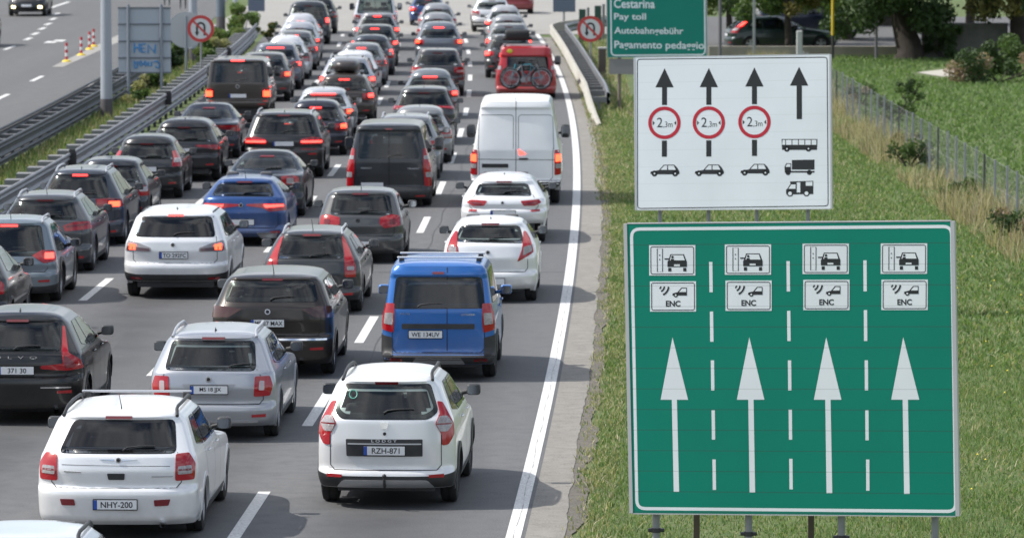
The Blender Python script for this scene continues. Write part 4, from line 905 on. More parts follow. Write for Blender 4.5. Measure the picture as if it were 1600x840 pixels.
# wooden bollard post, green screen, bollard with yellow sleeve
x, y = ground(941, 118); o = MB().bbox(-.14, .14, -.12, .12, -.1, 1.0, .02).build('wooden_post', mat('dark_wood', (.10, .08, .07), .9), None, loc=(x, y, 0)); tag(o, 'short dark wooden post with pale cap left of the toll sign', 'post')
MB().bbox(-.17, .17, -.15, .15, .985, 1.06, .02).build('cap', mat('cap_pale', (.45, .44, .42), .8), o)
x, y = ground(924, 66); gs_ = empty('screen_fence', (x, y, 0), 0, 'dark green slatted screen behind the right no U-turn sign', 'fence'); GD = mat('screen_green', (.035, .085, .065), .7)
for k in range(6): MB().bbox(-.55 + k * .36, -.55 + k * .36 + (.3 if k % 2 == 0 else .12), k * .9, k * .9 + .08, 0, 1.45 + k * .05, .01).build('slat', GD if k % 2 == 0 else mat('screen_grey', (.22, .24, .23), .8), gs_)

# ---------------------------------------------------------------- wire fence across the meadow
FP_ = mat('fence_post', (.30, .31, .325), .6, .3); FW_ = mat('fence_wire', (.20, .205, .21), .6, .3)
fx = lambda y: 11.12 - (y - 112) * .0105
fr = empty('wire_fence', (0, 0, 0), 0, 'wire mesh fence on grey posts running through the dry grass', 'fence')
y = 84.0; k = 0; rr_ = random.Random(4)
while y < 184:
    h_ = 1.27 + rr_.uniform(-.04, .05); t_ = rr_.uniform(-.03, .03)
    MB().box(-.025, .025, -.025, .025, -.1, h_).build('post', FP_ if k % 5 else mat('fence_post_dark', (.09, .09, .09), .7), fr).location = (fx(y) + t_, y, 0); y += 2.35; k += 1
mb = MB()
def wire(a, b, r=.0015):
    mb.add([(a[0] - r, a[1], a[2]), (a[0] + r, a[1], a[2]), (a[0], a[1], a[2] + r * 1.6), (b[0] - r, b[1], b[2]), (b[0] + r, b[1], b[2]), (b[0], b[1], b[2] + r * 1.6)], [(0, 1, 4, 3), (1, 2, 5, 4), (2, 0, 3, 5)])
for z in (.06, .65, 1.24): wire((fx(84), 84, z), (fx(183), 183, z), .003)
y = 84.0
while y < 182:
    wire((fx(y), y, .03), (fx(y), y + 1.2, 1.22)); wire((fx(y), y + 1.2, .03), (fx(y), y, 1.22)); y += .24
mb.build('wire_mesh', FW_, fr)

# ---------------------------------------------------------------- vegetation
def blades(name, X, Y, Z, hgt, wid, lean, cols, kind='stuff', parent=None):
    n = len(X); a = rng.uniform(0, 2 * np.pi, n); la = rng.uniform(0, 2 * np.pi, n); ln = np.abs(rng.normal(0, lean, n)) * hgt
    dx, dy = np.cos(a) * wid / 2, np.sin(a) * wid / 2
    B = np.stack([X, Y, Z], 1); v = np.empty((n, 5, 3))
    v[:, 0] = B - np.stack([dx, dy, 0 * dx], 1); v[:, 1] = B + np.stack([dx, dy, 0 * dx], 1)
    mid = B + np.stack([np.cos(la) * ln * .35, np.sin(la) * ln * .35, hgt * .55], 1); v[:, 2] = mid + np.stack([dx, dy, 0 * dx], 1) * .8; v[:, 3] = mid - np.stack([dx, dy, 0 * dx], 1) * .8
    v[:, 4] = B + np.stack([np.cos(la) * ln, np.sin(la) * ln, hgt], 1)
    me = bpy.data.meshes.new(name); i = np.arange(n)[:, None] * 5
    quads = (i + np.array([0, 1, 2, 3])).ravel(); tris = (i + np.array([3, 2, 4])).ravel()
    me.vertices.add(n * 5); me.vertices.foreach_set('co', v.ravel()); me.loops.add(n * 7)
    me.loops.foreach_set('vertex_index', np.concatenate([quads, tris]).astype(np.int32)); me.polygons.add(n * 2)
    me.polygons.foreach_set('loop_start', np.concatenate([np.arange(n) * 4, n * 4 + np.arange(n) * 3]).astype(np.int32))
    me.polygons.foreach_set('loop_total', np.concatenate([np.full(n, 4), np.full(n, 3)]).astype(np.int32))
    mi = rng.integers(0, len(cols), n); me.polygons.foreach_set('material_index', np.concatenate([mi, mi]).astype(np.int32))
    for c in cols: me.materials.append(c)
    me.update(); o = bpy.data.objects.new(name, me); C.objects.link(o)
    if kind: o['kind'] = kind
    if parent: o.parent = parent
    return o
def leafm(name, c, tr=.35):
    m = mat(name, c, .6, noise=(.8, .5, tuple(q * 1.5 for q in c))); b = m.node_tree.nodes['Principled BSDF']; b.inputs['Specular IOR Level'].default_value = .3
    n = m.node_tree.nodes; l = m.node_tree.links; t = n.new('ShaderNodeBsdfTranslucent'); t.inputs[0].default_value = (c[0] * 1.6, c[1] * 1.7, c[2], 1); mx = n.new('ShaderNodeMixShader'); mx.inputs[0].default_value = tr
    l.new(b.outputs[0], mx.inputs[1]); l.new(t.outputs[0], mx.inputs[2]); l.new(mx.outputs[0], n['Material Output'].inputs[0]); return m
G1, G2, G3, G4 = leafm('grass_green', (.10, .16, .052)), leafm('grass_fresh', (.135, .20, .068)), leafm('grass_yellow', (.25, .245, .125)), leafm('grass_dark', (.08, .125, .045))
DRY1, DRY2, DRY3 = leafm('dry_straw', (.34, .29, .18)), leafm('dry_brown', (.23, .175, .13)), leafm('dry_pale', (.40, .36, .26))
def scatter(n, x0f, x1f, y0, y1, pw=1.0):
    y = y0 + (y1 - y0) * rng.random(n) ** pw; u = rng.random(n); a = np.array([x0f(q) for q in y]); b = np.array([x1f(q) for q in y]); return a + (b - a) * u, y
x, y = scatter(150000, lambda q: edge(q) + .85, lambda q: 11, 48, 82, 1.1)
lump = np.sin(x * 2.1 + np.sin(y * .7)) * np.sin(y * .9 + x) * .5 + .5
blades('grass', x, y, np.zeros(len(x)) - .02, (.03 + .07 * rng.random(len(x))) * (.5 + .9 * lump), .010 + .008 * rng.random(len(x)), .9, [G1, G2, G1, G2, G4, G3])
x, y = scatter(110000, lambda q: edge(q) + .8, lambda q: fx(q), 82, 175, 1.2)
blades('grass', x, y, np.zeros(len(x)) - .02, .04 + .08 * rng.random(len(x)), .022 + .02 * rng.random(len(x)), .9, [G1, G2, G1, G2, G4, G3])
x, y = scatter(75000, lambda q: fx(q), lambda q: 26, 80, 212)
k = ~inpoly([ground(*q) for q in ((1420, 116), (1470, 124), (1540, 123), (1522, 104), (1470, 105))], x, y); x, y = x[k], y[k]
blades('grass', x, y, np.zeros(len(x)) - .02, .06 + .10 * rng.random(len(x)), .04 + .03 * rng.random(len(x)), .7, [G1, G1, G2, G4])
x, y = scatter(30000, lambda q: edge(q) + .8, lambda q: 9.0, 50, 150, 1.2); k = (np.sin(x * 1.7 + y * .21) + np.sin(y * .43 + x * .6) + np.sin(y * 1.3)) > .8
blades('dry_grass', x[k], y[k], np.zeros(k.sum()) - .02, .04 + .08 * rng.random(k.sum()), .012 + .012 * rng.random(k.sum()), .9, [DRY1, G3, DRY3, G3])
# thin ragged grass creeping over the dirt border
x, y = scatter(34000, lambda q: edge(q) + .56, lambda q: edge(q) + 1.15, 50, 155); k = rng.random(len(x)) < (x - np.array([edge(q) + .55 for q in y])) * 2.2 * (.4 + .9 * (np.sin(y * 1.9) + np.sin(y * .73 + 2) > .2))
blades('grass', x[k], y[k], np.zeros(k.sum()) - .02, .04 + .06 * rng.random(k.sum()), .014 + .01 * rng.random(k.sum()), .7, [G1, G3, G3, DRY3])
# dry grass along the fence
x, y = scatter(42000, lambda q: fx(q) - 1.15, lambda q: fx(q) + .4, 84, 205, .9); dens = (np.sin(y * .55) + np.sin(y * 1.7 + 1) * .6 + np.sin(y * .23) * .8); k = rng.random(len(x)) < .5 + .3 * dens
blades('dry_grass', x[k], y[k], np.zeros(k.sum()) - .02, (.15 + .6 * rng.random(k.sum()) ** 1.5) * (.65 + .3 * np.clip(dens[k], -1, 2)), .010 + .012 * rng.random(k.sum()), .5, [DRY1, DRY2, DRY1, DRY3, DRY2, G3, G4])
# dry grass under the right barrier
x, y = scatter(9000, lambda q: edge(q) + .45, lambda q: edge(q) + 1.5 + (q - 120) * .012, 122, 226)
blades('dry_grass', x, y, np.zeros(len(x)) - .02, .05 + np.where(y > 160, .22, .08) * rng.random(len(x)), .02 + .02 * rng.random(len(x)), .6, [G3, DRY3, G3, DRY2, G1, G2])
# median strip
x, y = scatter(22000, off(-14.85), off(-13.4), 92, 228)
blades('grass', x, y, np.zeros(len(x)) - .02, .12 + .35 * rng.random(len(x)), .025 + .02 * rng.random(len(x)), .4, [G1, G4, G3, G2, DRY1])
# yellow flowers
x, y = scatter(70, lambda q: 5.2, lambda q: 9.5, 54, 110); mb = MB()
fl = []
for a, b in zip(x, y):
    z = .1 + random.random() * .08; r_ = .016 + .00008 * b; fl.append((a, b, z)); mb.add([(a - r_, b, z), (a, b - r_, z + .01), (a + r_, b, z), (a, b + r_, z + .01), (a, b, z + .02)], [(0, 1, 4), (1, 2, 4), (2, 3, 4), (3, 0, 4)])
tag(mb.build('meadow_flowers', mat('flower_yellow', (.75, .6, .03), .6)), kind='stuff')

def leafcloud(name, centers, n, size, mats, parent=None, flat=.8):
    """n small leaf quads in clumps round the given (x, y, z, r) centres"""
    cs = np.array(centers); pr = cs[:, 3] ** 2; pr = pr / pr.sum(); k = rng.choice(len(cs), n, p=pr)
    d = rng.normal(0, 1, (n, 3)); d /= np.linalg.norm(d, axis=1)[:, None]; rad = cs[k, 3] * rng.random(n) ** .45
    p = cs[k, :3] + d * rad[:, None] * np.array([1, 1, flat])
    a = rng.normal(0, 1, (n, 3)); a /= np.linalg.norm(a, axis=1)[:, None]; b = np.cross(a, rng.normal(0, 1, (n, 3))); b /= np.linalg.norm(b, axis=1)[:, None]
    s_ = size * (.6 + .8 * rng.random(n))[:, None]; v = np.stack([p - a * s_, p - b * s_ * .5, p + a * s_, p + b * s_ * .5], 1)
    me = bpy.data.meshes.new(name); me.vertices.add(n * 4); me.vertices.foreach_set('co', v.ravel()); me.loops.add(n * 4); me.loops.foreach_set('vertex_index', np.arange(n * 4, dtype=np.int32))
    me.polygons.add(n); me.polygons.foreach_set('loop_start', (np.arange(n) * 4).astype(np.int32)); me.polygons.foreach_set('loop_total', np.full(n, 4, np.int32))
    me.polygons.foreach_set('material_index', (k % len(mats)).astype(np.int32))
    for m in mats: me.materials.append(m)
    me.update(); o = bpy.data.objects.new(name, me); C.objects.link(o); o.parent = parent; return o
BARK = mat('bark', (.028, .023, .019), .95, noise=(3, .7, (.06, .05, .042)), bump=.6)
L1, L2, L3, L4 = leafm('leaf_dark', (.035, .062, .02), .2), leafm('leaf_mid', (.06, .10, .03), .3), leafm('leaf_light', (.11, .145, .045), .4), leafm('leaf_autumn', (.12, .11, .035), .35)
def tree(px, py, tr, h, cr, label, n, mats, low, lean=0.0, seed=1):
    rd = random.Random(seed); x, y = ground(px, py)
    t = empty('tree', (x, y, 0), 0, label, 'tree', 'trees by the side street')
    mb = MB(); tp = [(0, 0, -.1), (.05 * lean, 0, .35), (-.25 * lean, .1, 1.4), (-.5 * lean, .2, low + .8), (-.6 * lean, .2, h * .7)]
    mb.tube(tp, [tr * 1.35, tr * 1.05, tr * .85, tr * .7, tr * .2], 12)
    cs = []
    for i in range(11):
        a = rd.uniform(0, 6.28); z0_ = rd.uniform(low, h * .6); e = Vector((math.cos(a) * cr * rd.uniform(.5, .95), math.sin(a) * cr * rd.uniform(.5, .95), z0_ + rd.uniform(.2, h * .3)))
        o_ = Vector((-.45 * lean, .2, z0_)); m_ = (o_ + e) / 2 + Vector((0, 0, .3)); mb.tube([o_, m_, e], [tr * .38, tr * .22, tr * .06], 7); cs.append((*e, cr * rd.uniform(.28, .45)))
        cs.append((*(m_ + Vector((rd.uniform(-.5, .5), rd.uniform(-.5, .5), rd.uniform(-.3, .4)))), cr * rd.uniform(.2, .35)))
    for i in range(9): a = rd.uniform(0, 6.28); q = rd.uniform(0, .8); cs.append((math.cos(a) * cr * q, math.sin(a) * cr * q, rd.uniform(low + .7, h), cr * rd.uniform(.25, .42)))
    for i in range(8): a = rd.uniform(0, 6.28); cs.append((math.cos(a) * cr * rd.uniform(.3, 1), math.sin(a) * cr * rd.uniform(.3, 1), low + rd.uniform(-.15, .5), cr * rd.uniform(.16, .26)))
    mb.build('trunk', BARK, t, 60); leafcloud('crown', cs, n, .12, mats, t)
tree(1420, 92, .52, 8, 3.4, 'big dark leaning tree with a thick trunk in front of the grey street', 24000, [L1, L1, L1], 1.55, 1.0, 3)
tree(1592, 92, .38, 8.5, 3.2, 'dark tree with yellowing leaves at the right edge of the photo', 18000, [L1, L1, L4], 1.9, .2, 5)
tree(1232, 84, .16, 6, 2.3, 'light green tree with a thin trunk in front of the parked vehicles', 16000, [L2, L3, L2, L4], 1.9, .1, 8)
tree(1140, 70, .15, 6.5, 2.6, 'mid green tree just right of the toll sign', 16000, [L2, L1, L3], 1.9, .1, 11)
tree(1515, 60, .22, 8, 3.0, 'dark tree with yellow leaf clumps behind the shaded wall', 18000, [L1, L1, L4], 2.2, -.2, 17)
tree(1325, 62, .2, 7.5, 2.8, 'dense dark green tree between the blue van and the big leaning tree', 20000, [L1, L1, L2], 1.5, .2, 23)
tree(1385, 40, .3, 9, 4.2, 'tall dark tree beyond the side street, its crown cut by the top edge', 16000, [L1, L1, L2], 2.6, .1, 31)
tree(1270, 38, .25, 8, 3.6, 'tree beyond the blue van, leaves hanging into the top edge', 14000, [L1, L2, L2], 2.2, .1, 37)
def bush(px, py, r, h, label, n, mats, grp='low bushes', size=.07, sx=1.0):
    x, y = ground(px, py); rd = random.Random(int(px)); cs = [(rd.uniform(-r, r) * sx, rd.uniform(-r, r), rd.uniform(.15, h), r * rd.uniform(.3, .5)) for _ in range(12)]
    t = empty('bush', (x, y, 0), 0, label, 'bush', grp); leafcloud('foliage', cs, n, size, mats, t)
    mb = MB()
    for c_ in cs[:7]: mb.tube([(0, 0, -.05), (c_[0] * .5, c_[1] * .5, c_[2] * .5), c_[:3]], [.03, .02, .008], 5)
    mb.build('stems', BARK, t)
bush(1560, 128, 1.3, .9, 'broad brownish green bush at the right edge of the meadow', 5000, [L2, L1, DRY2], sx=1.4)
bush(1590, 120, 1.1, 1.3, 'darker tall bush behind the broad brownish one', 4500, [L1, L2])
bush(1478, 92, .7, 1.2, 'small thin bush just right of the big trunk', 1800, [L1, L2])
bush(1415, 240, .45, .55, 'dark green weed bush low on the fence', 900, [L1, L4], size=.05)
bush(1398, 190, .5, .8, 'green bush climbing the middle of the wire fence', 1300, [L2, L2], size=.05)
for q_, (a_, b_, r_, h_, c_) in enumerate(((1420, 262, .5, .7, 'dark green weed clump at the fence foot left of the tan grass'), (1345, 165, .45, .6, 'brownish weed clump high on the fence line near the white sign'), (1500, 318, .45, .5, 'small brown green weed clump at the fence foot below its middle'), (1585, 380, .5, .6, 'reddish brown weed clump where the fence leaves the photo'))): bush(a_, b_, r_, h_, c_, 1300, [L2, DRY2, L1] if q_ % 2 else [L1, L2], size=.045)
bush(1420, 165, .4, .9, 'spindly bush poking up beyond the fence', 700, [L2, L1], size=.05)
MG = 'shrubs on the median'
bush(352, 74, .75, 1.2, 'bright green shrub right of the left no U-turn sign', 3000, [L3, L2, G2], MG, sx=.8)
bush(382, 52, .7, 1.2, 'yellowish green shrub near the end of the median barrier', 2600, [L3, G2], MG, sx=.8)
bush(335, 100, .6, .9, 'low shrub at the foot of the left no U-turn sign', 2200, [L2, G3], MG, sx=.7)
bush(268, 118, .6, 1.4, 'dark shrub right of the graffitied sign back', 2400, [L1, L2], MG, sx=.6)
for q_, (a_, b_, c_) in enumerate(((212, 172, 'first low shrub under the graffitied sign back'), (240, 150, 'second low shrub under the graffitied sign back'), (322, 112, 'small shrub between the lamp post and the median barrier'), (372, 66, 'tall light shrub between the other median shrubs'))): bush(a_, b_, .5, .8 + .3 * (q_ == 3), c_, 1600, [L2, G2, L3] if q_ > 1 else [L2, G3], MG, sx=.6)
bush(420, 62, .3, .7, 'dark weed clump by the end of the median barrier', 900, [L1, L4], MG)
# street wall, low kerb wall, poles behind the signs
WALLM = mat('rough_wall', (.19, .185, .175), .95, noise=(2.2, .7, (.10, .105, .085)), bump=.5)
xa, ya_ = ground(1442, 92); xb, yb_2 = ground(1572, 90)
o = MB().bbox(0, xb - xa, 0, .3, -.1, 1.42, .03).build('garden_wall', WALLM, None, loc=(xa, ya_ + .6, 0)); tag(o, 'rough grey garden wall in tree shade between the two dark trunks', 'wall')
xa, ya_ = ground(1108, 89); xb, yb_2 = ground(1440, 92)
o = MB().bbox(0, xb - xa, 0, .25, -.1, .42, .02).build('low_wall', mat('low_wall', (.27, .25, .21), .95, noise=(2, .6, (.18, .17, .14))), None, loc=(xa, ya_ + .4, 0)); tag(o, 'long low pale wall in front of the parked vehicles', 'wall')
for (px, w_, lab, m_) in ((1125, .07, 'dark grey pole right of the toll sign', 'pole_dark'), (1178, .06, 'pale grey pole behind the white sign', 'pole_pale')):
    x, y = ground(px, 96); o = MB().tube([(0, 0, -.1), (0, 0, 6)], w_, 10).build('pole', mat(m_, (.12, .12, .13) if 'dark' in m_ else (.30, .31, .31), .6, .3), None, 60, (x, y, 0)); tag(o, lab, 'pole', 'poles behind the white sign')
x, y = ground(1301, 92); o = MB().tube([(0, 0, -.1), (0, 0, .95)], .06, 10).build('marker_pole', mat('pole_black', (.02, .02, .02), .6), None, 60, (x, y, 0)); tag(o, 'black pole with a yellow upper sleeve behind the white sign corner', 'pole')
MB().tube([(0, 0, .95), (0, 0, 2.6)], .065, 10).build('yellow_sleeve', mat('sleeve_yellow', (.5, .36, .02), .6), o, 60)
x, y = ground(1369, 93); o = MB().tube([(0, 0, -.1), (0, 0, 2.2)], .06, 10).build('pole', MAT['pole_dark'], None, 60, (x, y, 0)); tag(o, 'thin dark pole left of the big leaning tree', 'pole', 'poles behind the white sign')
x, y = ground(1249, 90); o = MB().bbox(-.12, .12, -.1, .1, -.1, 1.1, .04).build('marker_post', mat('marker_pale', (.45, .46, .46), .6), None, None, (x, y, 0)); tag(o, 'pale marker post beside the nose of the parked dark car', 'post')

# ---------------------------------------------------------------- the queue of cars
WHITE = (.78, .79, .80); SIL = (.36, .38, .415); GREY = (.10, .105, .11); DGREY = (.035, .038, .043); BLK = (.010, .011, .013); BLUE = (.02, .135, .44); NAVY = (.018, .07, .23); BROWN = (.10, .085, .075)
def hero(kind, px, d, label, col, y, W=None, rwp=None, lamp=None, insets=(), plate_px=None, roofw=None, **kw):
    """y: window top, window bottom, rear roof edge, roof top, bumper bottom as photographed; converted to heights in metres"""
    X = (px - 800) * d / F_PX
    Z = lambda py, dy=0: CAM_H - (py + 225) * (d + dy) / F_PX
    XX = lambda p, dy=0: (p - 800) * (d + dy) / F_PX - X
    wdy = {'suv': .35, 'mpv': .3, 'hatch': .4, 'wagon': .35, 'van': .12, 'bigvan': .1, 'sedan': 1.2}[kind]
    rdy = {'suv': 2.7, 'mpv': 2.8, 'hatch': 2.3, 'wagon': 2.8, 'van': 3.2, 'bigvan': 3.2, 'sedan': 2.6}[kind]
    S = dict(zwt=Z(y[0], wdy) + .02, zbelt=Z(y[1], .15 if kind != 'sedan' else .8) - .03, ze=Z(y[2], wdy), H=Z(y[3], rdy), z0=max(.2, Z(y[4], 0.05)))
    S['ze'] = max(S['ze'], S['zwt'] + .045); S['H'] = min(max(S['H'], S['ze'] + .055), S['ze'] + .12)
    if W: S['W'] = W * 1.03
    W_ = S.get('W', 1.8); h = W_ / 2
    def tz(pts, dy=.1):
        out = []
        for a, b in pts:
            x = XX(a, dy); e = max(0, abs(x) - .8 * h) / (.2 * h); x = math.copysign(abs(x) + min(1.3, e) ** 2 * .2 * h, x); out.append((x, Z(b, dy)))
        return out
    if rwp:
        q = [(XX(a, wdy), Z(b, wdy if i in (1, 2) else .18)) for i, (a, b) in enumerate(rwp)]   # bottom left, top left, top right, bottom right
        S['rw'] = q; S['rw_b'] = abs(q[3][0]); S['rw_t'] = abs(q[2][0]); S['rw_z'] = (q[0][1], q[1][1]); S['rh'] = max(S['rw_t'] + .07, .5)
    if roofw: S['rh'] = roofw
    if lamp:
        S['lamp'] = 'custom'; S['lamp_outer'] = (tz(lamp[0]), lamp[1]); S['lamp_insets'] = [(tz(p), m) for p, m in insets]
    if plate_px: S['plate_x'] = XX(plate_px[0]); S['plate_z'] = Z(plate_px[1])
    for k in ('trim_px',):
        if k in kw: S['trim'] = [(tz(p, .08), m, nm, o_) for p, m, nm, o_ in kw.pop(k)]
    if 'texts_px' in kw: S['texts'] = [(t, XX(cx), Z(cy), hh, ww, m) for t, cx, cy, hh, ww, m in kw.pop('texts_px')]
    if 'emblem_px' in kw: S['emblems'] = [(XX(a), Z(b, .1), r, m) for a, b, r, m in kw.pop('emblem_px')]
    if 'stop_y' in kw: S['stop_z'] = Z(kw.pop('stop_y'), wdy)
    if 'ref_y' in kw: S['ref_z'] = Z(kw.pop('ref_y'))
    if 'seam_y' in kw: S['zbt'] = Z(kw.pop('seam_y'))
    if 'exh_px' in kw: a, b = kw.pop('exh_px'); S['exhaust'] = (XX(a), Z(b))
    if 'bump_y' in kw: S['bump_z'] = Z(kw.pop('bump_y'))
    if 'skid_px' in kw: a, b, c_ = kw.pop('skid_px'); S['skid'] = (a, Z(c_), Z(b), 0)
    if 'lines_px' in kw: S['lines'] = [(tz(p, .08), w_, nm) for p, w_, nm in kw.pop('lines_px')]
    S.update(kw)
    return car(kind, px, d, label, col, X=X, **S)

# --- nearest row
hero('hatch', 0, 49.3, 'pale silver car at the bottom left corner, only its roof in the picture', (.55, .60, .66), (868, 920, 856, 817, 1010), W=1.8, roofw=.70, rails='black', antenna=None, plate='', detail=2)
hero('wagon', 175.5, 60.9, 'white estate with square red lamps and roof bars, plate NHY-200', WHITE, (661, 709, 655, 624, 824), W=1.92,
     rwp=[(88, 709), (108, 661), (267, 661), (273, 709)], lamp=([(271, 712), (290, 711), (297, 728), (295, 753), (270, 754)], RED), insets=[([(274.5, 731), (292, 730), (293, 743), (274, 744)], CLEAR), ([(275, 735.5), (292, 735), (292, 738), (275, 738.5)], DKRED)],
     plate='NHY-200', plate_px=(175.5, 791.5), seam_y=766, ref_y=900, reflectors=False, wip=.1, rails='black', bars=[2.5], antenna='rod', privacy=True,
     emblem_px=[(180, 721, .032, CHROME)], trim_px=[([(163, 742), (191, 742), (190, 752), (165, 752)], BLACK, 'lid_handle', .012), ([(150, 720), (174, 722.5), (174, 719.5)], CHROME, 'wing_badge', .01), ([(186, 722.5), (211, 720), (186, 719.5)], CHROME, 'wing_badge', .01),
      ([(88, 782), (111, 782), (113, 792), (91, 792)], DKRED, 'fog_lamp', .012), ([(237, 783), (263, 782), (260, 792), (238, 793)], DKRED, 'fog_lamp', .012), ([(122, 739.5), (94, 738.5), (94, 740.5), (122, 741.5)], CHROME, 'model_badge', .008), ([(233, 746), (267, 746), (266, 748), (233, 748)], SILVER, 'model_badge', .008)],
     lines_px=[([(90, 729), (262, 731)], .006, 'lid_crease')], exh_px=(250, 823), rax=1.2, L=5.0, mirrorm=BLACK, ws=1.6)
def lodgy():
    px, d = 600, 64.0; X = (px - 800) * d / F_PX; xx = lambda a, dy=.3: (a - 800) * (d + dy) / F_PX - X; zz = lambda b, dy=.3: CAM_H - (b + 225) * (d + dy) / F_PX
    rw = [(xx(532), zz(655, .15)), (xx(519), zz(644, .15)), (xx(533), zz(603)), (xx(670), zz(603)), (xx(684), zz(644, .15)), (xx(668), zz(655, .15))]
    return hero('mpv', px, d, 'white people carrier with hexagonal red lamps and tow hook, plate RZH-871', WHITE, (603, 652, 597, 560, 766), W=1.73, rwp=None,
     rw=rw, rw_b=.66, rw_t=.56, rw_z=(zz(650, .15), zz(603)), rw_r=.05, roofw=.625,
     lamp=([(682, 630), (692, 632), (705, 665), (705, 680), (698, 697), (690, 698), (689.5, 681), (679, 664), (687, 648)], RED), insets=[([(680.5, 664), (686, 652), (697, 652), (703, 664), (697, 676), (686, 676)], CLEAR), ([(681, 663), (702, 663), (702, 665.5), (681, 665.5)], DKRED)],
     plate='RZH-871', plate_px=(598.5, 707), seam_y=738, ref_y=749, cladding=True, bump_y=747, skid_px=(.62, 753, 766), rails='black', antenna=None, wip=.0, stop_y=602, stop_w=.145, emblem_px=[(599, 679, .02, BLACK)],
     trim_px=[([(538, 688), (659, 688), (659, 715), (539, 715)], BLACK, 'plate_recess', .012), ([(592, 662), (606, 662), (603, 672), (595, 672)], CHROME, 'shield_badge', .012), ([(541, 694.3), (657, 694.3), (657, 696.3), (541, 696.3)], SILVER, 'chrome_strip', .02)],
     yaw=-.02, texts_px=[('L O D G Y', 598.5, 691.4, .034, .32, mat('badge_letters', (.62, .63, .65), .3))], L=4.5, mirrorm=BLACK, rim=mat('rim_dark', (.1, .1, .11), .4, .6))
lod = lodgy()
stp = [lod[1].rear(-.42 + .05 * math.cos(a), 1.43 + .05 * math.sin(a), .015) for a in np.linspace(0, 2 * math.pi, 21)]; MB().tube(stp, .007, 5, cap=False).build('ring_sticker', mat('sticker_green', (.1, .35, .28), .5), lod[0])
MB().tube([(0, .1, .33), (0, -.06, .30), (0, -.10, .34), (0, -.10, .42)], .018, 8).ell((0, -.10, .44), (.028, .028, .028)).build('tow_hook', BLACK, lod[0], 60)
sup = hero('wagon', 327, 71.4, 'silver estate with roof rails and red wrap lamps, plate MS 18 JJX', SIL, (535, 578, 529, 506, 668), W=1.78, metal=.5,
     rwp=[(254.5, 578), (262, 535), (394, 536), (398, 579)], lamp=([(396, 589), (418, 589), (421, 604), (418, 620), (394, 621)], RED), insets=[([(403, 596), (411, 596), (411, 611), (402, 611)], mat('lamp_pink_clear', (.45, .36, .37), .12, coat=.6))],
     plate='MS 18 JJX', plate_px=(323.5, 611), seam_y=634, ref_y=654, rails='silver', trim_px=[([(281, 601), (366, 601), (353, 622), (293, 622)], mat('recess_silver', (.3, .31, .33), .4, .5), 'plate_recess', .006), ([(290, 658), (402, 658), (400, 662), (292, 662)], SILVER, 'lower_trim', .014)],
     emblem_px=[(322.5, 593.5, .042, CHROME)], L=4.85, wip=.25)
hero('wagon', 18, 73.5, 'black estate at the left edge with tall red lamps, plate ending 371 30', BLK, (507, 549, 500, 477, 652), W=1.92,
     rwp=[(-64, 549), (-52, 507), (86, 507), (93, 549)], lamp=([(91, 514), (95, 514), (98, 530), (103, 552), (118, 564), (122, 577), (100, 580), (60, 577), (60, 572), (95, 569), (92, 550)], RED), insets=[([(96, 556), (103, 560), (112, 568), (112, 575), (98, 576)], DKRED)],
     plate='371 30', plate_px=(20, 580.5), seam_y=590, ref_y=616, texts_px=[('V  O  L  V  O', 10, 560, .04, .8, CHROME)], exh_px=(85, 643), trim_px=[([(60, 605), (108, 605), (108, 607), (60, 607)], CHROME, 'chrome_strip', .012)], L=4.7, H=1.6, rim=MAT['rim_dark'])
hero('mpv', 422, 80.2, 'dark brown people carrier with chrome strip, plate MS 27 MAX', (.05, .041, .036), (441, 475, 436, 410, 570), W=1.90, metal=.5,
     rwp=[(346, 471), (353, 441), (489, 440), (496, 471)], lamp=([(468, 483), (500, 479), (518, 480), (518, 498), (490, 496)], mat('lamp_smoke_brown', (.07, .025, .02), .12, coat=.5)), insets=[],
     plate='MS 27 MAX', plate_px=(416, 506), seam_y=526, ref_y=548, trim_px=[([(335, 528), (508, 529), (508, 532), (335, 531)], CHROME, 'chrome_strip', .014)], emblem_px=[(416, 487, .045, CHROME)], antenna='rod', L=4.8, exh_px=(470, 566))
dok = hero('van', 684, 79.7, 'bright blue small van with split rear doors and roof bars, plate WE 134UV', BLUE, (434, 480, 416, 402, 556), W=1.76, cat='van', name='small_van', metal=.2,
     rwp=[(613, 481), (618, 434), (752, 434), (757, 480)], roofw=.74, lamp=([(753, 474), (765, 474), (768, 490), (768, 515), (755, 520), (753, 505)], RED), insets=[([(755, 489), (765, 489), (766, 506), (756, 508)], CLEAR)],
     plate='WE 134UV', plate_px=(664, 523.5), plate_blue=False, seam_y=552, ref_y=566, cladding=True, bump_y=553, bars=[.85, 1.75], barm=mat('bar_white', (.6, .62, .64), .4, .3), L=4.4, ws=1.1, wt=1.9, stop_y=428, stop_w=.09, z0=.27, rr=.32, privacy=True,
     lines_px=[([(698, 418), (698, 549)], .012, 'door_gap')], skid_px=(.42, 561, 571), antenna=None, sw_rear=.55, wip=-.3, br=.2,
     trim_px=[([(627, 506), (741, 506), (741, 514), (627, 514)], BLACK, 'door_handle_bar', .02), ([(597, 522), (612, 528), (612, 556), (597, 556)], BLACK, 'corner_bumper', .014), ([(756, 528), (772, 522), (772, 556), (756, 556)], BLACK, 'corner_bumper', .014)],
     texts_px=[('DACIA', 632, 491, .028, .16, CHROME), ('DOKKER', 731, 492, .028, .22, CHROME)], mirrorm=paint(BLUE, .2))
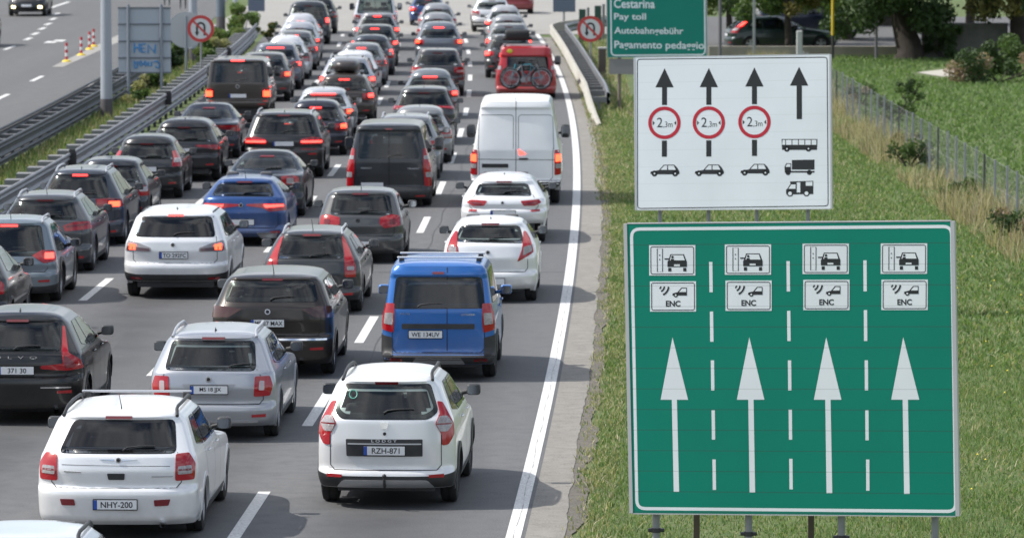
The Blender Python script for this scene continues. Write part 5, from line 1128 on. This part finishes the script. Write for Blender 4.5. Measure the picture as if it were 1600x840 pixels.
hero('wagon', 484, 91.4, 'dark grey estate with tall bright red lamps and roof rails behind the brown carrier', (.075, .08, .085), (372, 403, 366, 351, 470), W=1.77, metal=.4,
     rwp=[(428, 403), (433, 372), (531, 372), (536, 403)], lamp=([(532, 371), (537, 373), (545, 388), (554, 415), (554, 433), (538, 433), (537, 398)], RED), insets=[([(541, 416), (552, 416), (552, 422), (541, 422)], CLEAR)],
     plate='', seam_y=452, rails='silver', antenna='rod', stop_y=369, L=4.8)
hero('hatch', 765, 93.8, 'white hatchback with tall triangular red lamps ahead of the blue van', WHITE, (354, 379, 350, 337, 452), W=1.72,
     rwp=[(708, 377), (717, 354), (812, 354), (819, 379)], lamp=([(819, 363), (824, 363), (830, 373), (833, 394), (808, 409), (815.6, 390)], RED), insets=[([(818, 386), (830, 383), (831, 392), (817, 399)], CLEAR)],
     plate='', plate_px=(766, 440), seam_y=425, ref_y=900, reflectors=False, antenna='fin', emblem_px=[(762, 394, .04, SILVER)], L=4.25, mirrorm=BLACK)
hero('mpv', 271, 94.6, 'white people carrier with black lower bumper and lit right lamp, plate TO 292FC', WHITE, (340, 373, 335, 314, 440), W=1.92,
     rwp=[(207, 369), (215, 340), (329, 339), (336, 369)], lamp=([(309, 387), (330, 379), (346, 375), (349, 392), (309, 393)], CLEAR), insets=[([(311, 388), (346, 384), (347, 391), (311, 392)], SMOKE), ([(333, 382), (344, 380), (344, 390), (334, 390)], ORLIT)],
     plate='TO 292FC', plate_px=(269, 399), seam_y=411, ref_y=437, bumper='low', bump_y=429, stop_y=337, stop_w=.14, stoplit=True, emblem_px=[(268, 382, .04, CHROME)], antenna='fin', L=4.75, privacy=True, rails='low')
# --- second group
hero('hatch', 561, 102.9, 'grey hatchback with round-cornered red lamps behind the dark van', (.12, .125, .13), (306, 335, 303, 291, 396), W=1.72, metal=.5,
     rwp=[(515, 334), (520, 306), (608, 306), (613, 335)], lamp=([(593, 339), (612, 335), (623, 337), (624, 352), (600, 356), (592, 349)], RED), insets=[([(608, 342), (618, 342), (618, 350), (608, 350)], DKRED)],
     plate='', plate_px=(560, 381), seam_y=369, reflectors=False, emblem_px=[(558, 344, .045, CHROME)], antenna='rod', L=4.2)
hero('hatch', 379, 107.5, 'metallic blue hatchback with long thin red lamps', NAVY, (287, 306, 283, 270, 373), W=1.78, metal=.4, col2=0,
     rwp=[(329, 305), (338, 287), (421, 287), (428, 306)], lamp=([(384, 318), (415, 317), (441, 317), (445, 328), (420, 330), (408, 324), (384, 321)], RED), insets=[([(410, 319), (440, 319), (441, 322), (414, 324)], REDLIT)],
     plate='', plate_px=(376, 347), seam_y=356, emblem_px=[(375, 320, .045, CHROME)], antenna='rod', L=4.35, trim_px=[([(400, 363), (433, 362), (430, 372), (406, 372)], SILVER, 'diffuser', .02)], ref_y=364)
hero('hatch', 787, 108.3, 'white hatchback with slim wide-set red lamps just behind the white van', WHITE, (287, 306, 282, 265, 349), W=1.80,
     rwp=[(741, 304), (747, 287), (824, 287), (831, 305)], lamp=([(813, 313), (843, 311), (846, 316), (836, 321), (818, 321)], RED), insets=[([(822, 316), (840, 314), (840, 316), (823, 319)], DKRED)],
     roofw=.655, plate='', plate_px=(786, 333), seam_y=327, ref_y=330, antenna='fin', L=4.35, emblem_px=[(785, 316, .035, SILVER)])
hero('sedan', 411, 116.0, 'dark blue saloon with round lamp insets ahead of the blue hatchback', (.03, .04, .055), (238, 262, 235, 231, 330), W=1.80, metal=.4,
     rw=[(-.76, 1.02), (-.60, 1.30), (.60, 1.30), (.76, 1.02)], rw_b=.76, rw_t=.6, rw_z=(1.02, 1.30), roofw=.62, ze=1.345, zwt=1.31, zbelt=.99, H=1.45, lz=(.74, .90),
     lamp=([(438, 275), (455, 273), (466, 276), (466, 287), (440, 288)], RED), insets=[([(447, 277), (458, 277), (458, 286), (447, 286)], CLEAR)], plate='', antenna=None, seam_y=305, mirrorm=BLACK)
hero('bigvan', 806, 120.3, 'tall white panel van without rear windows', (.80, .81, .82), (170, 230, 158, 147, 300), W=2.1, cat='van', name='panel_van', metal=0,
     roofw=.82, glassrear=False, sidewin=False, lamp=([(866, 233), (875, 233), (876.5, 270), (866, 273)], RED), insets=[([(867, 240), (875, 240), (875, 250), (867, 252)], ORLIT), ([(867, 255), (875, 255), (875, 262), (867, 262)], CLEAR)],
     plate=None, seam_y=281, bumper='full', reflectors=False, wiper=False, stop=None, antenna=None, z0=.42, L=5.6,
     lines_px=[([(806, 152), (806, 281)], .014, 'door_gap'), ([(747, 232), (748, 182), (753, 179), (799, 179), (802, 182), (802, 232)], .012, 'door_pressing'), ([(810, 232), (810, 182), (813, 179), (859, 179), (864, 182), (865, 232)], .012, 'door_pressing'), ([(745, 248), (866, 249)], .012, 'door_crease')],
     trim_px=[([(753, 255), (794, 255), (794, 261), (753, 261)], BLACK, 'plate_holder', .02), ([(810, 232), (822, 240), (811, 241)], REDLIT, 'red_sticker', .01), ([(811, 246), (825, 246), (825, 249), (811, 249)], BLACK, 'door_handle', .02)], seams=True, ws=1.0)  # the red sticker glows with the lit lamp material, though it is no lamp
hero('van', 607, 119.5, 'dark grey passenger van with two rear windows behind the grey hatchback', (.055, .06, .068), (205, 248, 196, 187, 314), W=1.95, cat='van', name='passenger_van', metal=.4,
     rwp=[(559, 246), (562, 205), (652, 205), (655, 246)], lamp=([(661, 231), (669, 231), (671, 262), (671, 290), (663, 290), (661, 262)], RED), insets=[([(662, 242), (669, 242), (669, 248), (662, 248)], CLEAR), ([(664, 268), (670, 268), (670, 276), (664, 276)], CLEAR)],
     plate='', plate_px=(581, 288.5), plate_blue=False, seam_y=292, split=True, bumper='full', stop_y=202, stop_w=.08, ref_y=307, privacy=True, antenna=None, texts_px=[('RENAULT', 572, 262, .035, .25, SILVER), ('TRAFIC', 645, 263, .035, .28, SILVER)], lines_px=[([(608, 200), (608, 288)], .012, 'door_gap')])
hero('suv', 442, 130.3, 'black off-roader with flat red lamps and roof rails ahead of the dark saloon', (.028, .03, .034), (182, 209, 178, 168, 262), W=1.98,
     rwp=[(394, 208), (405, 182), (485, 182), (493, 208)], lamp=([(470, 216), (488, 213), (502, 216), (502, 224), (468, 225)], RED), insets=[([(470, 219), (500, 219), (500, 222), (470, 222)], REDLIT)],
     plate='', plate_px=(442, 224), seam_y=232, rails='silver', ref_y=241, L=4.9, rr=.38)
# --- leftmost lane
hero('hatch', -78, 86.5, 'dark car at the left edge, only its right side and mirror in the picture', (.03, .034, .04), (395, 432, 390, 384, 490), W=1.82, rwp=[(-140, 432), (-130, 395), (-26, 395), (-16, 432)], lamp=([(-25, 440), (-5, 438), (1, 445), (1, 460), (-22, 462)], RED), insets=[], plate='', antenna=None, L=4.3)
hero('suv', 8, 93.6, 'bluish grey small off-roader with black wheel arches and lit brake light, left edge', (.16, .20, .235), (353, 398, 347, 335, 462), W=1.80, metal=.3, rwp=[(-52, 398), (-45, 353), (61, 353), (70, 399)],
     lamp=([(47, 399), (62, 391), (82, 392), (82, 408), (66, 411)], RED), insets=[([(67, 395), (80, 395), (80, 404), (67, 404)], REDLIT)], plate='', seam_y=425, ref_y=441, cladding=True, bump_y=448, stop_y=354, stoplit=True, rails='silver', antenna='rod', L=4.15)
hero('suv', 66, 100.5, 'grey off-roader with wide unlit red lamps, just behind the dark blue grey off-roader', (.12, .13, .145), (316, 342, 308, 296, 415), W=1.82, metal=.5, rwp=[(6, 341), (16, 316), (112, 316), (120, 342)],
     lamp=([(96, 352), (115, 346), (136, 346), (138, 357), (100, 361)], RED), insets=[([(100, 352), (134, 348), (134, 351), (102, 355)], DKRED)], plate='', seam_y=385, rails='silver', antenna='rod', L=4.4)
hero('suv', 121, 107.5, 'dark blue grey off-roader with long lit red lamps and a lit brake light', (.085, .10, .13), (275, 308, 268, 258, 380), W=1.84, metal=.4, rwp=[(68, 307), (76, 275), (162, 275), (170, 308)],
     lamp=([(147, 310), (170, 309), (188, 311), (189, 322), (150, 322)], DKRED), insets=[([(168, 314), (184, 314), (184, 322), (168, 322)], ORLIT), ([(150, 311), (166, 311), (166, 319), (150, 319)], RED)], plate='', seam_y=345, stop_y=274.5, stoplit=True, rails='silver', L=4.6)
cars_generic = [
 # kind, px, rear distance, colour, label, options
 ('hatch', 171, 113.6, (.05, .06, .075), 'dark blue grey car half hidden between two off-roaders by the barrier', dict(lamp='tall', H=1.46, plate='')),
 ('hatch', 229, 122.4, (.045, .05, .055), 'black small hatchback with red lamps beside the median barrier', dict(lamp='tall', lz=(.78, 1.15), plate='', wiper=True, W=1.74, H=1.50, antenna=None)),
 ('suv', 288, 128.8, (.03, .032, .04), 'black crossover with pale roof just ahead of the black small hatchback', dict(lamp='long', H=1.57, W=1.82, zbelt=1.0, zwt=1.34, ze=1.46, plate='', lz=(.78, .95))),
 ('sedan', 323, 138.6, (.02, .03, .055), 'black saloon with pale sky reflected in its rear window', dict(lamp='long', lz=(.72, .93), H=1.45, W=1.82, plate='', yaw=0)),
 ('hatch', 493, 140.2, (.03, .035, .06), 'dark blue hatchback with lit right lamp ahead of the black off-roader', dict(lamp='wrap', lit=2, stoplit=True, H=1.5, plate='', antenna='rod')),
 ('hatch', 505, 148.2, (.50, .52, .55), 'pale silver hatchback with a wide lit brake light bar', dict(lamp='wrap', lit=2, stoplit=True, stop_w=.36, H=1.47)),
 ('suv', 538, 156.2, (.075, .06, .052), 'dark brown car with a dark roof box and lit lamps', dict(lamp='wrap', lit=1, stoplit=True, bars=[1.2, 2.1], H=1.56, W=1.86, ze=1.46, zwt=1.36, zbelt=1.02)),
 ('mpv', 543, 168, (.38, .40, .44), 'silver car with roof rails ahead of the roof box car', dict(lamp='wrap', lit=1, rails='silver', H=1.60, bars=[1.3])),
 ('hatch', 553, 175.6, (.72, .73, .75), 'white car with a shiny roof behind the silver one in the second lane', dict(lamp='tall', H=1.50)),
 ('wagon', 565, 183, (.16, .17, .185), 'grey estate with lit brake light in the second lane from the left', dict(lamp='wrap', lit=1, stoplit=True, H=1.5)),
 ('hatch', 580, 191.5, (.07, .085, .115), 'dark blue car with one lit lamp in the second lane from the left', dict(lamp='tall', lit=1, H=1.5)),
 ('suv', 586, 199.5, (.09, .10, .11), 'dark grey tall car with lit lamps and brake light below the white van', dict(lamp='wrap', lit=1, stoplit=True, H=1.62)),
 ('mpv', 590, 216, (.25, .25, .27), 'grey car with lit brake lights directly behind the white minibus', dict(lamp='wrap', lit=1, stoplit=True, H=1.55)),
 ('van', 587, 226, (.72, .73, .76), 'white minibus with two rear windows at the top of the photo', dict(lamp='wrap', split=True, W=2.0, H=2.3, ze=2.15, zwt=1.95, zbelt=1.25, cat='van', name='minibus', stop=None)),
 ('suv', 412, 171, (.14, .145, .15), 'grey off-roader with lit lamps just ahead of the brown van', dict(lamp='wrap', lit=2, stoplit=True, H=1.62, plate='')),
 ('suv', 431, 179.6, (.13, .145, .18), 'blue grey car with a wide lit brake light and bar-shaped lit lamps', dict(lamp='wrap', lit=1, stoplit=True, stop_w=.3, H=1.62)),
 ('hatch', 447, 188, (.70, .71, .73), 'white hatchback with a lit brake light in the leftmost lane', dict(lamp='wrap', stoplit=True, H=1.6)),
 ('wagon', 460, 196, (.16, .17, .18), 'grey estate largely hidden ahead of the white hatchback in the leftmost lane', dict(lamp='wrap', lit=1, stoplit=True, H=1.5)),
 ('hatch', 468, 205, (.42, .44, .48), 'silver hatchback with one round lit lamp in the leftmost lane', dict(lamp='wrap', lit=1, H=1.55)),
 ('hatch', 470, 213.5, (.60, .61, .64), 'pale car with a rounded roof and lit brake light behind the tall dark off-roader', dict(lamp='wrap', stoplit=True, H=1.62, W=1.8)),
 ('suv', 482, 223, (.045, .055, .07), 'tall dark boxy off-roader at the top of the leftmost lane', dict(lamp='tall', lit=1, W=1.92, H=1.88, ze=1.76, zwt=1.66, zbelt=1.12, rh=.72, name='off_roader')),
 ('suv', 497, 236, (.03, .035, .045), 'dark car just visible ahead of the tall boxy off-roader', dict(lamp='tall', H=1.7)),
 ('suv', 632, 129.4, (.20, .215, .235), 'silver grey off-roader with pale roof rails hidden ahead of the dark passenger van', dict(lamp='wrap', rails='silver', H=1.63)),
 ('hatch', 655, 136.6, (.24, .25, .26), 'grey car half hidden between the dark passenger van and the white panel van', dict(lamp='wrap', H=1.50)),
 ('suv', 662, 145.4, (.07, .075, .085), 'dark off-roader with wide red lamps in the lane left of the white panel van', dict(lamp='long', H=1.62, lz=(.98, 1.12), W=1.84)),
 ('hatch', 672, 159.8, (.17, .19, .21), 'grey blue hatchback with lit brake light and round lit right lamp', dict(lamp='wrap', lit=1, stoplit=True, stop_w=.22, H=1.53)),
 ('suv', 684, 174.8, (.09, .09, .10), 'dark car with a dark red lamp ahead of the grey blue hatchback', dict(lamp='wrap', H=1.6)),
 ('suv', 686, 201, (.15, .17, .20), 'blue grey off-roader with both wide lamps lit and a lit brake light', dict(lamp='wrap', lit=2, stoplit=True, stop_w=.2, H=1.68, W=1.88)),
 ('hatch', 684, 216.5, (.26, .27, .29), 'grey hatchback ahead of the off-roader with both lamps lit', dict(lamp='wrap', H=1.56)),
 ('hatch', 684, 230.5, (.30, .31, .33), 'light grey hatchback at the top of the second lane from the right', dict(lamp='wrap', H=1.56)),
 ('hatch', 669, 248, (.02, .05, .16), 'dark blue car with one pinkish lit lamp near the top of the photo', dict(lamp='wrap', lit=1, stoplit=True, H=1.5)),
 ('suv', 796, 189, (.10, .105, .11), 'dark grey car mostly hidden ahead of the red van', dict(lamp='wrap', lit=1, H=1.52)),
 ('suv', 795, 201.5, (.20, .21, .225), 'grey car with lit left lamp, second ahead of the red van', dict(lamp='wrap', lit=1, H=1.58)),
 ('hatch', 795, 214.5, (.28, .29, .31), 'silver grey hatchback, third ahead of the red van', dict(lamp='wrap', lit=1, H=1.54)),
 ('hatch', 789, 227.5, (.42, .43, .45), 'pale grey car with one lit lamp behind the white off-roader', dict(lamp='wrap', lit=1, H=1.56)),
 ('suv', 769, 238.5, (.74, .75, .77), 'white off-roader with dark bumper at the top right of the queue', dict(lamp='wrap', H=1.72, W=1.9, cladding=True)),
 ('hatch', 808, 266, (.20, .012, .02), 'dark red car cut by the top of the photo', dict(lamp='wrap', H=1.5)),
]
roots = {}
for kind, px, d, col, lab, o_ in cars_generic:
    dd = dict(detail=2 if d < 150 else 1 if d < 235 else 1, mirrors=True, seams=d < 165, wiper=d < 170, reflectors=d < 200); dd.update(o_)
    c = dd.pop('cat', 'car'); nm = dd.pop('name', 'car'); roots[lab] = car(kind, px, d, lab, col, cat=c, name=nm, metal=.3, **dd)
hero('van', 371, 155.5, 'brown passenger van with lit lamps beside the median barrier', BROWN, (97, 127, 94, 91.5, 168), W=1.92, cat='van', name='passenger_van', metal=.4,
     rwp=[(330, 127), (334, 97), (410, 97), (413, 127)], lamp=([(410, 137), (418, 137), (420, 150), (411, 151)], RED), insets=[([(411, 141), (419, 141), (419, 150), (411, 150)], ORLIT)],
     plate='', plate_px=(371, 149), seam_y=156, stop_y=95, stop_w=.2, stoplit=True, privacy=True, antenna=None, emblem_px=[(371, 134, .06, CHROME)])
# --- red van with roof bag and bicycles
rv = hero('van', 822, 173.0, 'red van carrying bicycles on its back and a black roof bag', (.40, .010, .018), (88, 108, 74, 68, 148), W=2.0, cat='van', name='red_van', metal=0,
     rwp=[(778, 109), (781, 90), (864, 90), (867, 109)] and [(792, 109), (793, 88), (855, 88), (857, 109)], roofw=.84, lamp=([(860, 100), (868, 100), (869, 116), (861, 118)], RED), insets=[([(861, 102), (868, 102), (868, 108), (861, 108)], CLEAR)],
     plate=None, seam_y=135, privacy=True, bars=[.5, 1.6], antenna=None, stop=None, L=4.8)
X0 = rv[0].location.x; s_ = F_PX / 173.
o = MB().bbox(-.42, .42, -.35, .9, 1.98, 2.30, .09).bbox(-.5, .5, -.3, .95, 1.96, 2.06, .04).build('roof_bag', mat('bag_black', (.012, .014, .015), .7), None, 40, (X0 - .3, 173.9, 0)); tag(o, 'black roof bag strapped on top of the red van', 'roof bag')
x, y = X0 + .12, 173.5; o = MB().ell((0, 0, 0), (.1, .01, .07)).build('sticker', mat('sticker_yellow', (.6, .55, .05), .5), rv[0], 60); o.location = (-.55, .03, 1.62)
BF = [mat('bike_teal', (.03, .25, .33), .35), mat('bike_grey', (.3, .3, .32), .35, .4), mat('bike_dark', (.03, .03, .035), .4)]
def bicycle(x, y, z, m, label, flipx=1, tilt=0.0):
    r = empty('bicycle', (x, y, z), 0, label, 'bicycle', 'bicycles on the red van'); r.rotation_euler = (0, tilt, 0); f = flipx
    for k, cx in enumerate((-.52, .52)):
        w_ = MB().tube([(cx * f + .33 * math.cos(t), 0, .34 + .33 * math.sin(t)) for t in np.linspace(0, 2 * math.pi, 29)], .022, 6, cap=False).build('wheel', TYRE, r, 60)
        rm = MB().tube([(cx * f + .295 * math.cos(t), 0, .34 + .295 * math.sin(t)) for t in np.linspace(0, 2 * math.pi, 25)], .012, 5, cap=False)
        for t in np.linspace(0, math.pi, 9)[:-1]: rm.tube([(cx * f - .29 * math.cos(t), 0, .34 - .29 * math.sin(t)), (cx * f + .29 * math.cos(t), 0, .34 + .29 * math.sin(t))], .003, 3)
        rm.build('rim', SILVER, w_, 60)
    P = lambda a, b: (a * f, 0, b)
    MB().tube([P(-.52, .34), P(-.08, .30), P(.36, .78), P(-.16, .80), P(-.08, .30)], .022, 6).tube([P(-.52, .34), P(-.16, .78)], .014, 6).tube([P(.52, .34), P(.36, .84)], .02, 6).build('frame', m, r, 60)
    MB().tube([P(-.16, .78), P(-.18, .92)], .014, 6).bbox(-.18 * f - .12, -.18 * f + .12, -.06, .06, .91, .96, .02).build('saddle', BLACK, r)
    MB().tube([(.36 * f, 0, .84), (.36 * f, 0, .96), (.38 * f, -.05, .98)], .014, 6).tube([(.38 * f, -.26, .98), (.38 * f, .2, .98)], .014, 6).build('handlebar', BLACK, r)
    MB().tube([(-.08 * f, -.02, .30), (-.08 * f, -.03, .30)], .09, 12).tube([(-.08 * f, -.05, .3), (.04 * f, -.06, .18)], .012, 5).build('crank', BF[1], r)
bicycle(X0 - .02, 172.72, .42, BF[2], 'dark bicycle nearest the doors of the red van', 1, .05)
bicycle(X0 + .05, 172.52, .40, BF[0], 'teal bicycle in the middle of the rack on the red van', -1, -.06)
bicycle(X0 - .03, 172.32, .38, BF[1], 'grey bicycle outermost on the rack of the red van', 1, .03)
MB().tube([(-.5, 0.02, .55), (-.5, -.85, .5)], .02, 6).tube([(.5, 0.02, .55), (.5, -.85, .5)], .02, 6).tube([(-.6, -.8, .5), (.6, -.8, .5)], .02, 6).build('bike_rack', BLACK, rv[0])
# roof box on the dark brown car
rc = roots['dark brown car with a dark roof box and lit lamps'][0]
o = MB().ell((0, 0, .16), (.42, 1.0, .21), .62, 22, 12).build('roof_box', mat('roof_box_brown', (.045, .036, .034), .35, coat=.3), None, 60, (rc.location.x + .03, rc.location.y + 1.7, 1.60)); tag(o, 'dark brown roof box on bars above the dark brown car', 'roof box')
# --- oncoming and parked vehicles
def oncoming(px, py, kind, col, label, W=1.85, lit=True, **kw):
    x, y = ground(px, py); r = car(kind, 0, 0, label, col, group=None, lamp='wrap', detail=1, W=W, stop=None, **kw); ro, sh, S, P = r
    ro.location = (x, y, 0); ro.rotation_euler = (0, 0, math.pi - .0); L = S['L']; h = W / 2; zl = S['hood'] - .18
    for sg in (1, -1):
        patch(sh, 'front', [(sg * h * .5, zl - .05), (sg * h * .52, zl + .07), (sg * h * .86, zl + .1), (sg * h * .88, zl)], .02, .03, 'headlamp', CLEAR, ro, g=.1)
        patch(sh, 'front', [(sg * h * .58, .42), (sg * h * .58, .54), (sg * h * .78, .54), (sg * h * .78, .42)], .03, .03, 'fog_lamp', HEADLIT if lit else CLEAR, ro, g=.1)
    patch(sh, 'front', [(-h * .42, zl - .12), (-h * .42, zl + .05), (h * .42, zl + .05), (h * .42, zl - .12)], .015, .03, 'grille', BLACK, ro, g=.1)
    patch(sh, 'front', [(-.26, .5), (-.26, .61), (.26, .61), (.26, .5)], .03, .02, 'number_plate', PLATEW, ro, g=.2)
oncoming(54, 22, 'suv', (.02, .025, .03), 'dark off-roader driving towards the camera with yellowish lit lamps', W=2.0)
oncoming(-29, 69, 'suv', (.05, .055, .06), 'dark car at the left edge on the opposite road, cut by the picture', W=1.85, lit=False)
x, y = ground(1212, 84); r = car('wagon', 0, 0, 'dark green parked car seen from its side with a lit red lamp behind the wall', (.02, .045, .045), group='parked vehicles beyond the meadow', lamp='tall', lit=1, detail=2, X=0, lz=(.8, 1.35), seams=True, plate='')
r[0].location = (x - 2.0, y + 2.6, 0); r[0].rotation_euler = (0, 0, -math.pi / 2 + .12)
x, y = ground(1262, 62); r = car('van', 0, 0, 'dark blue van parked behind the dark green car', (.012, .02, .06), cat='van', name='parked_van', group='parked vehicles beyond the meadow', lamp='tall', detail=1, X=0, H=1.95, plate='')
r[0].location = (x - 2.3, y + 1.0, 0); r[0].rotation_euler = (0, 0, -math.pi / 2 + .1)

# --- people by the plaza
def person(px, py, label, top, legs, step):
    x, y = ground(px, py)
    J = [(0, 0, .95), (0, 0, 1.15), (0, .02, 1.42), (0, .02, 1.52), (0, .03, 1.66), (0, .02, 1.76),
         (.10, 0, .90), (.12, step, .50), (.13, step * .6, .09), (.13, step * .6 - .16, .04), (-.10, 0, .90), (-.12, -step, .50), (-.13, -step * 1.6, .09), (-.13, -step * 1.6 - .16, .04),
         (.20, .02, 1.40), (.25, .03, 1.13), (.24, -.08, .90), (.24, -.12, .80), (-.20, .02, 1.40), (-.25, .03, 1.13), (-.24, -.08, .90), (-.24, -.12, .80)]
    E_ = [(0, 1), (1, 2), (2, 3), (3, 4), (4, 5), (0, 6), (6, 7), (7, 8), (8, 9), (0, 10), (10, 11), (11, 12), (12, 13), (2, 14), (14, 15), (15, 16), (16, 17), (2, 18), (18, 19), (19, 20), (20, 21)]
    Rr = [.14, .14, .16, .055, .095, .07, .10, .065, .045, .04, .10, .065, .045, .04, .06, .045, .033, .035, .06, .045, .033, .035]
    me = bpy.data.meshes.new('person'); me.from_pydata(J, E_, []); o = bpy.data.objects.new('person', me); C.objects.link(o)
    md = o.modifiers.new('skin', 'SKIN'); sv = me.skin_vertices[0].data
    for i, r_ in enumerate(Rr): sv[i].radius = (r_, r_ * .8)
    sv[0].use_root = True
    s2_ = o.modifiers.new('sub', 'SUBSURF'); s2_.levels = 2; s2_.render_levels = 2
    dg = bpy.context.evaluated_depsgraph_get(); m2 = bpy.data.meshes.new_from_object(o.evaluated_get(dg)); o.modifiers.clear(); o.data = m2; m2.shade_smooth()
    m2.materials.clear(); SK = mat('skin', (.45, .28, .2), .6)
    for m_ in (SK, top, legs): m2.materials.append(m_)
    for p in m2.polygons:
        c = p.center; p.material_index = 2 if c.z < .98 else 1 if (c.z < 1.48 and not (abs(c.x) > .2 and c.z < .93)) else 0
    o.location = (x, y, 0); tag(o, label, 'person', 'people standing by the plaza')
person(261, 9, 'person in dark trousers standing near the top edge, left of the other', mat('shirt_dark', (.03, .03, .035), .8), mat('trousers_dark', (.02, .022, .028), .8), .06)
person(286, 14, 'person in dark trousers nearest the lamp post at the top edge, one leg forward', MAT['shirt_dark'], MAT['trousers_dark'], .14)
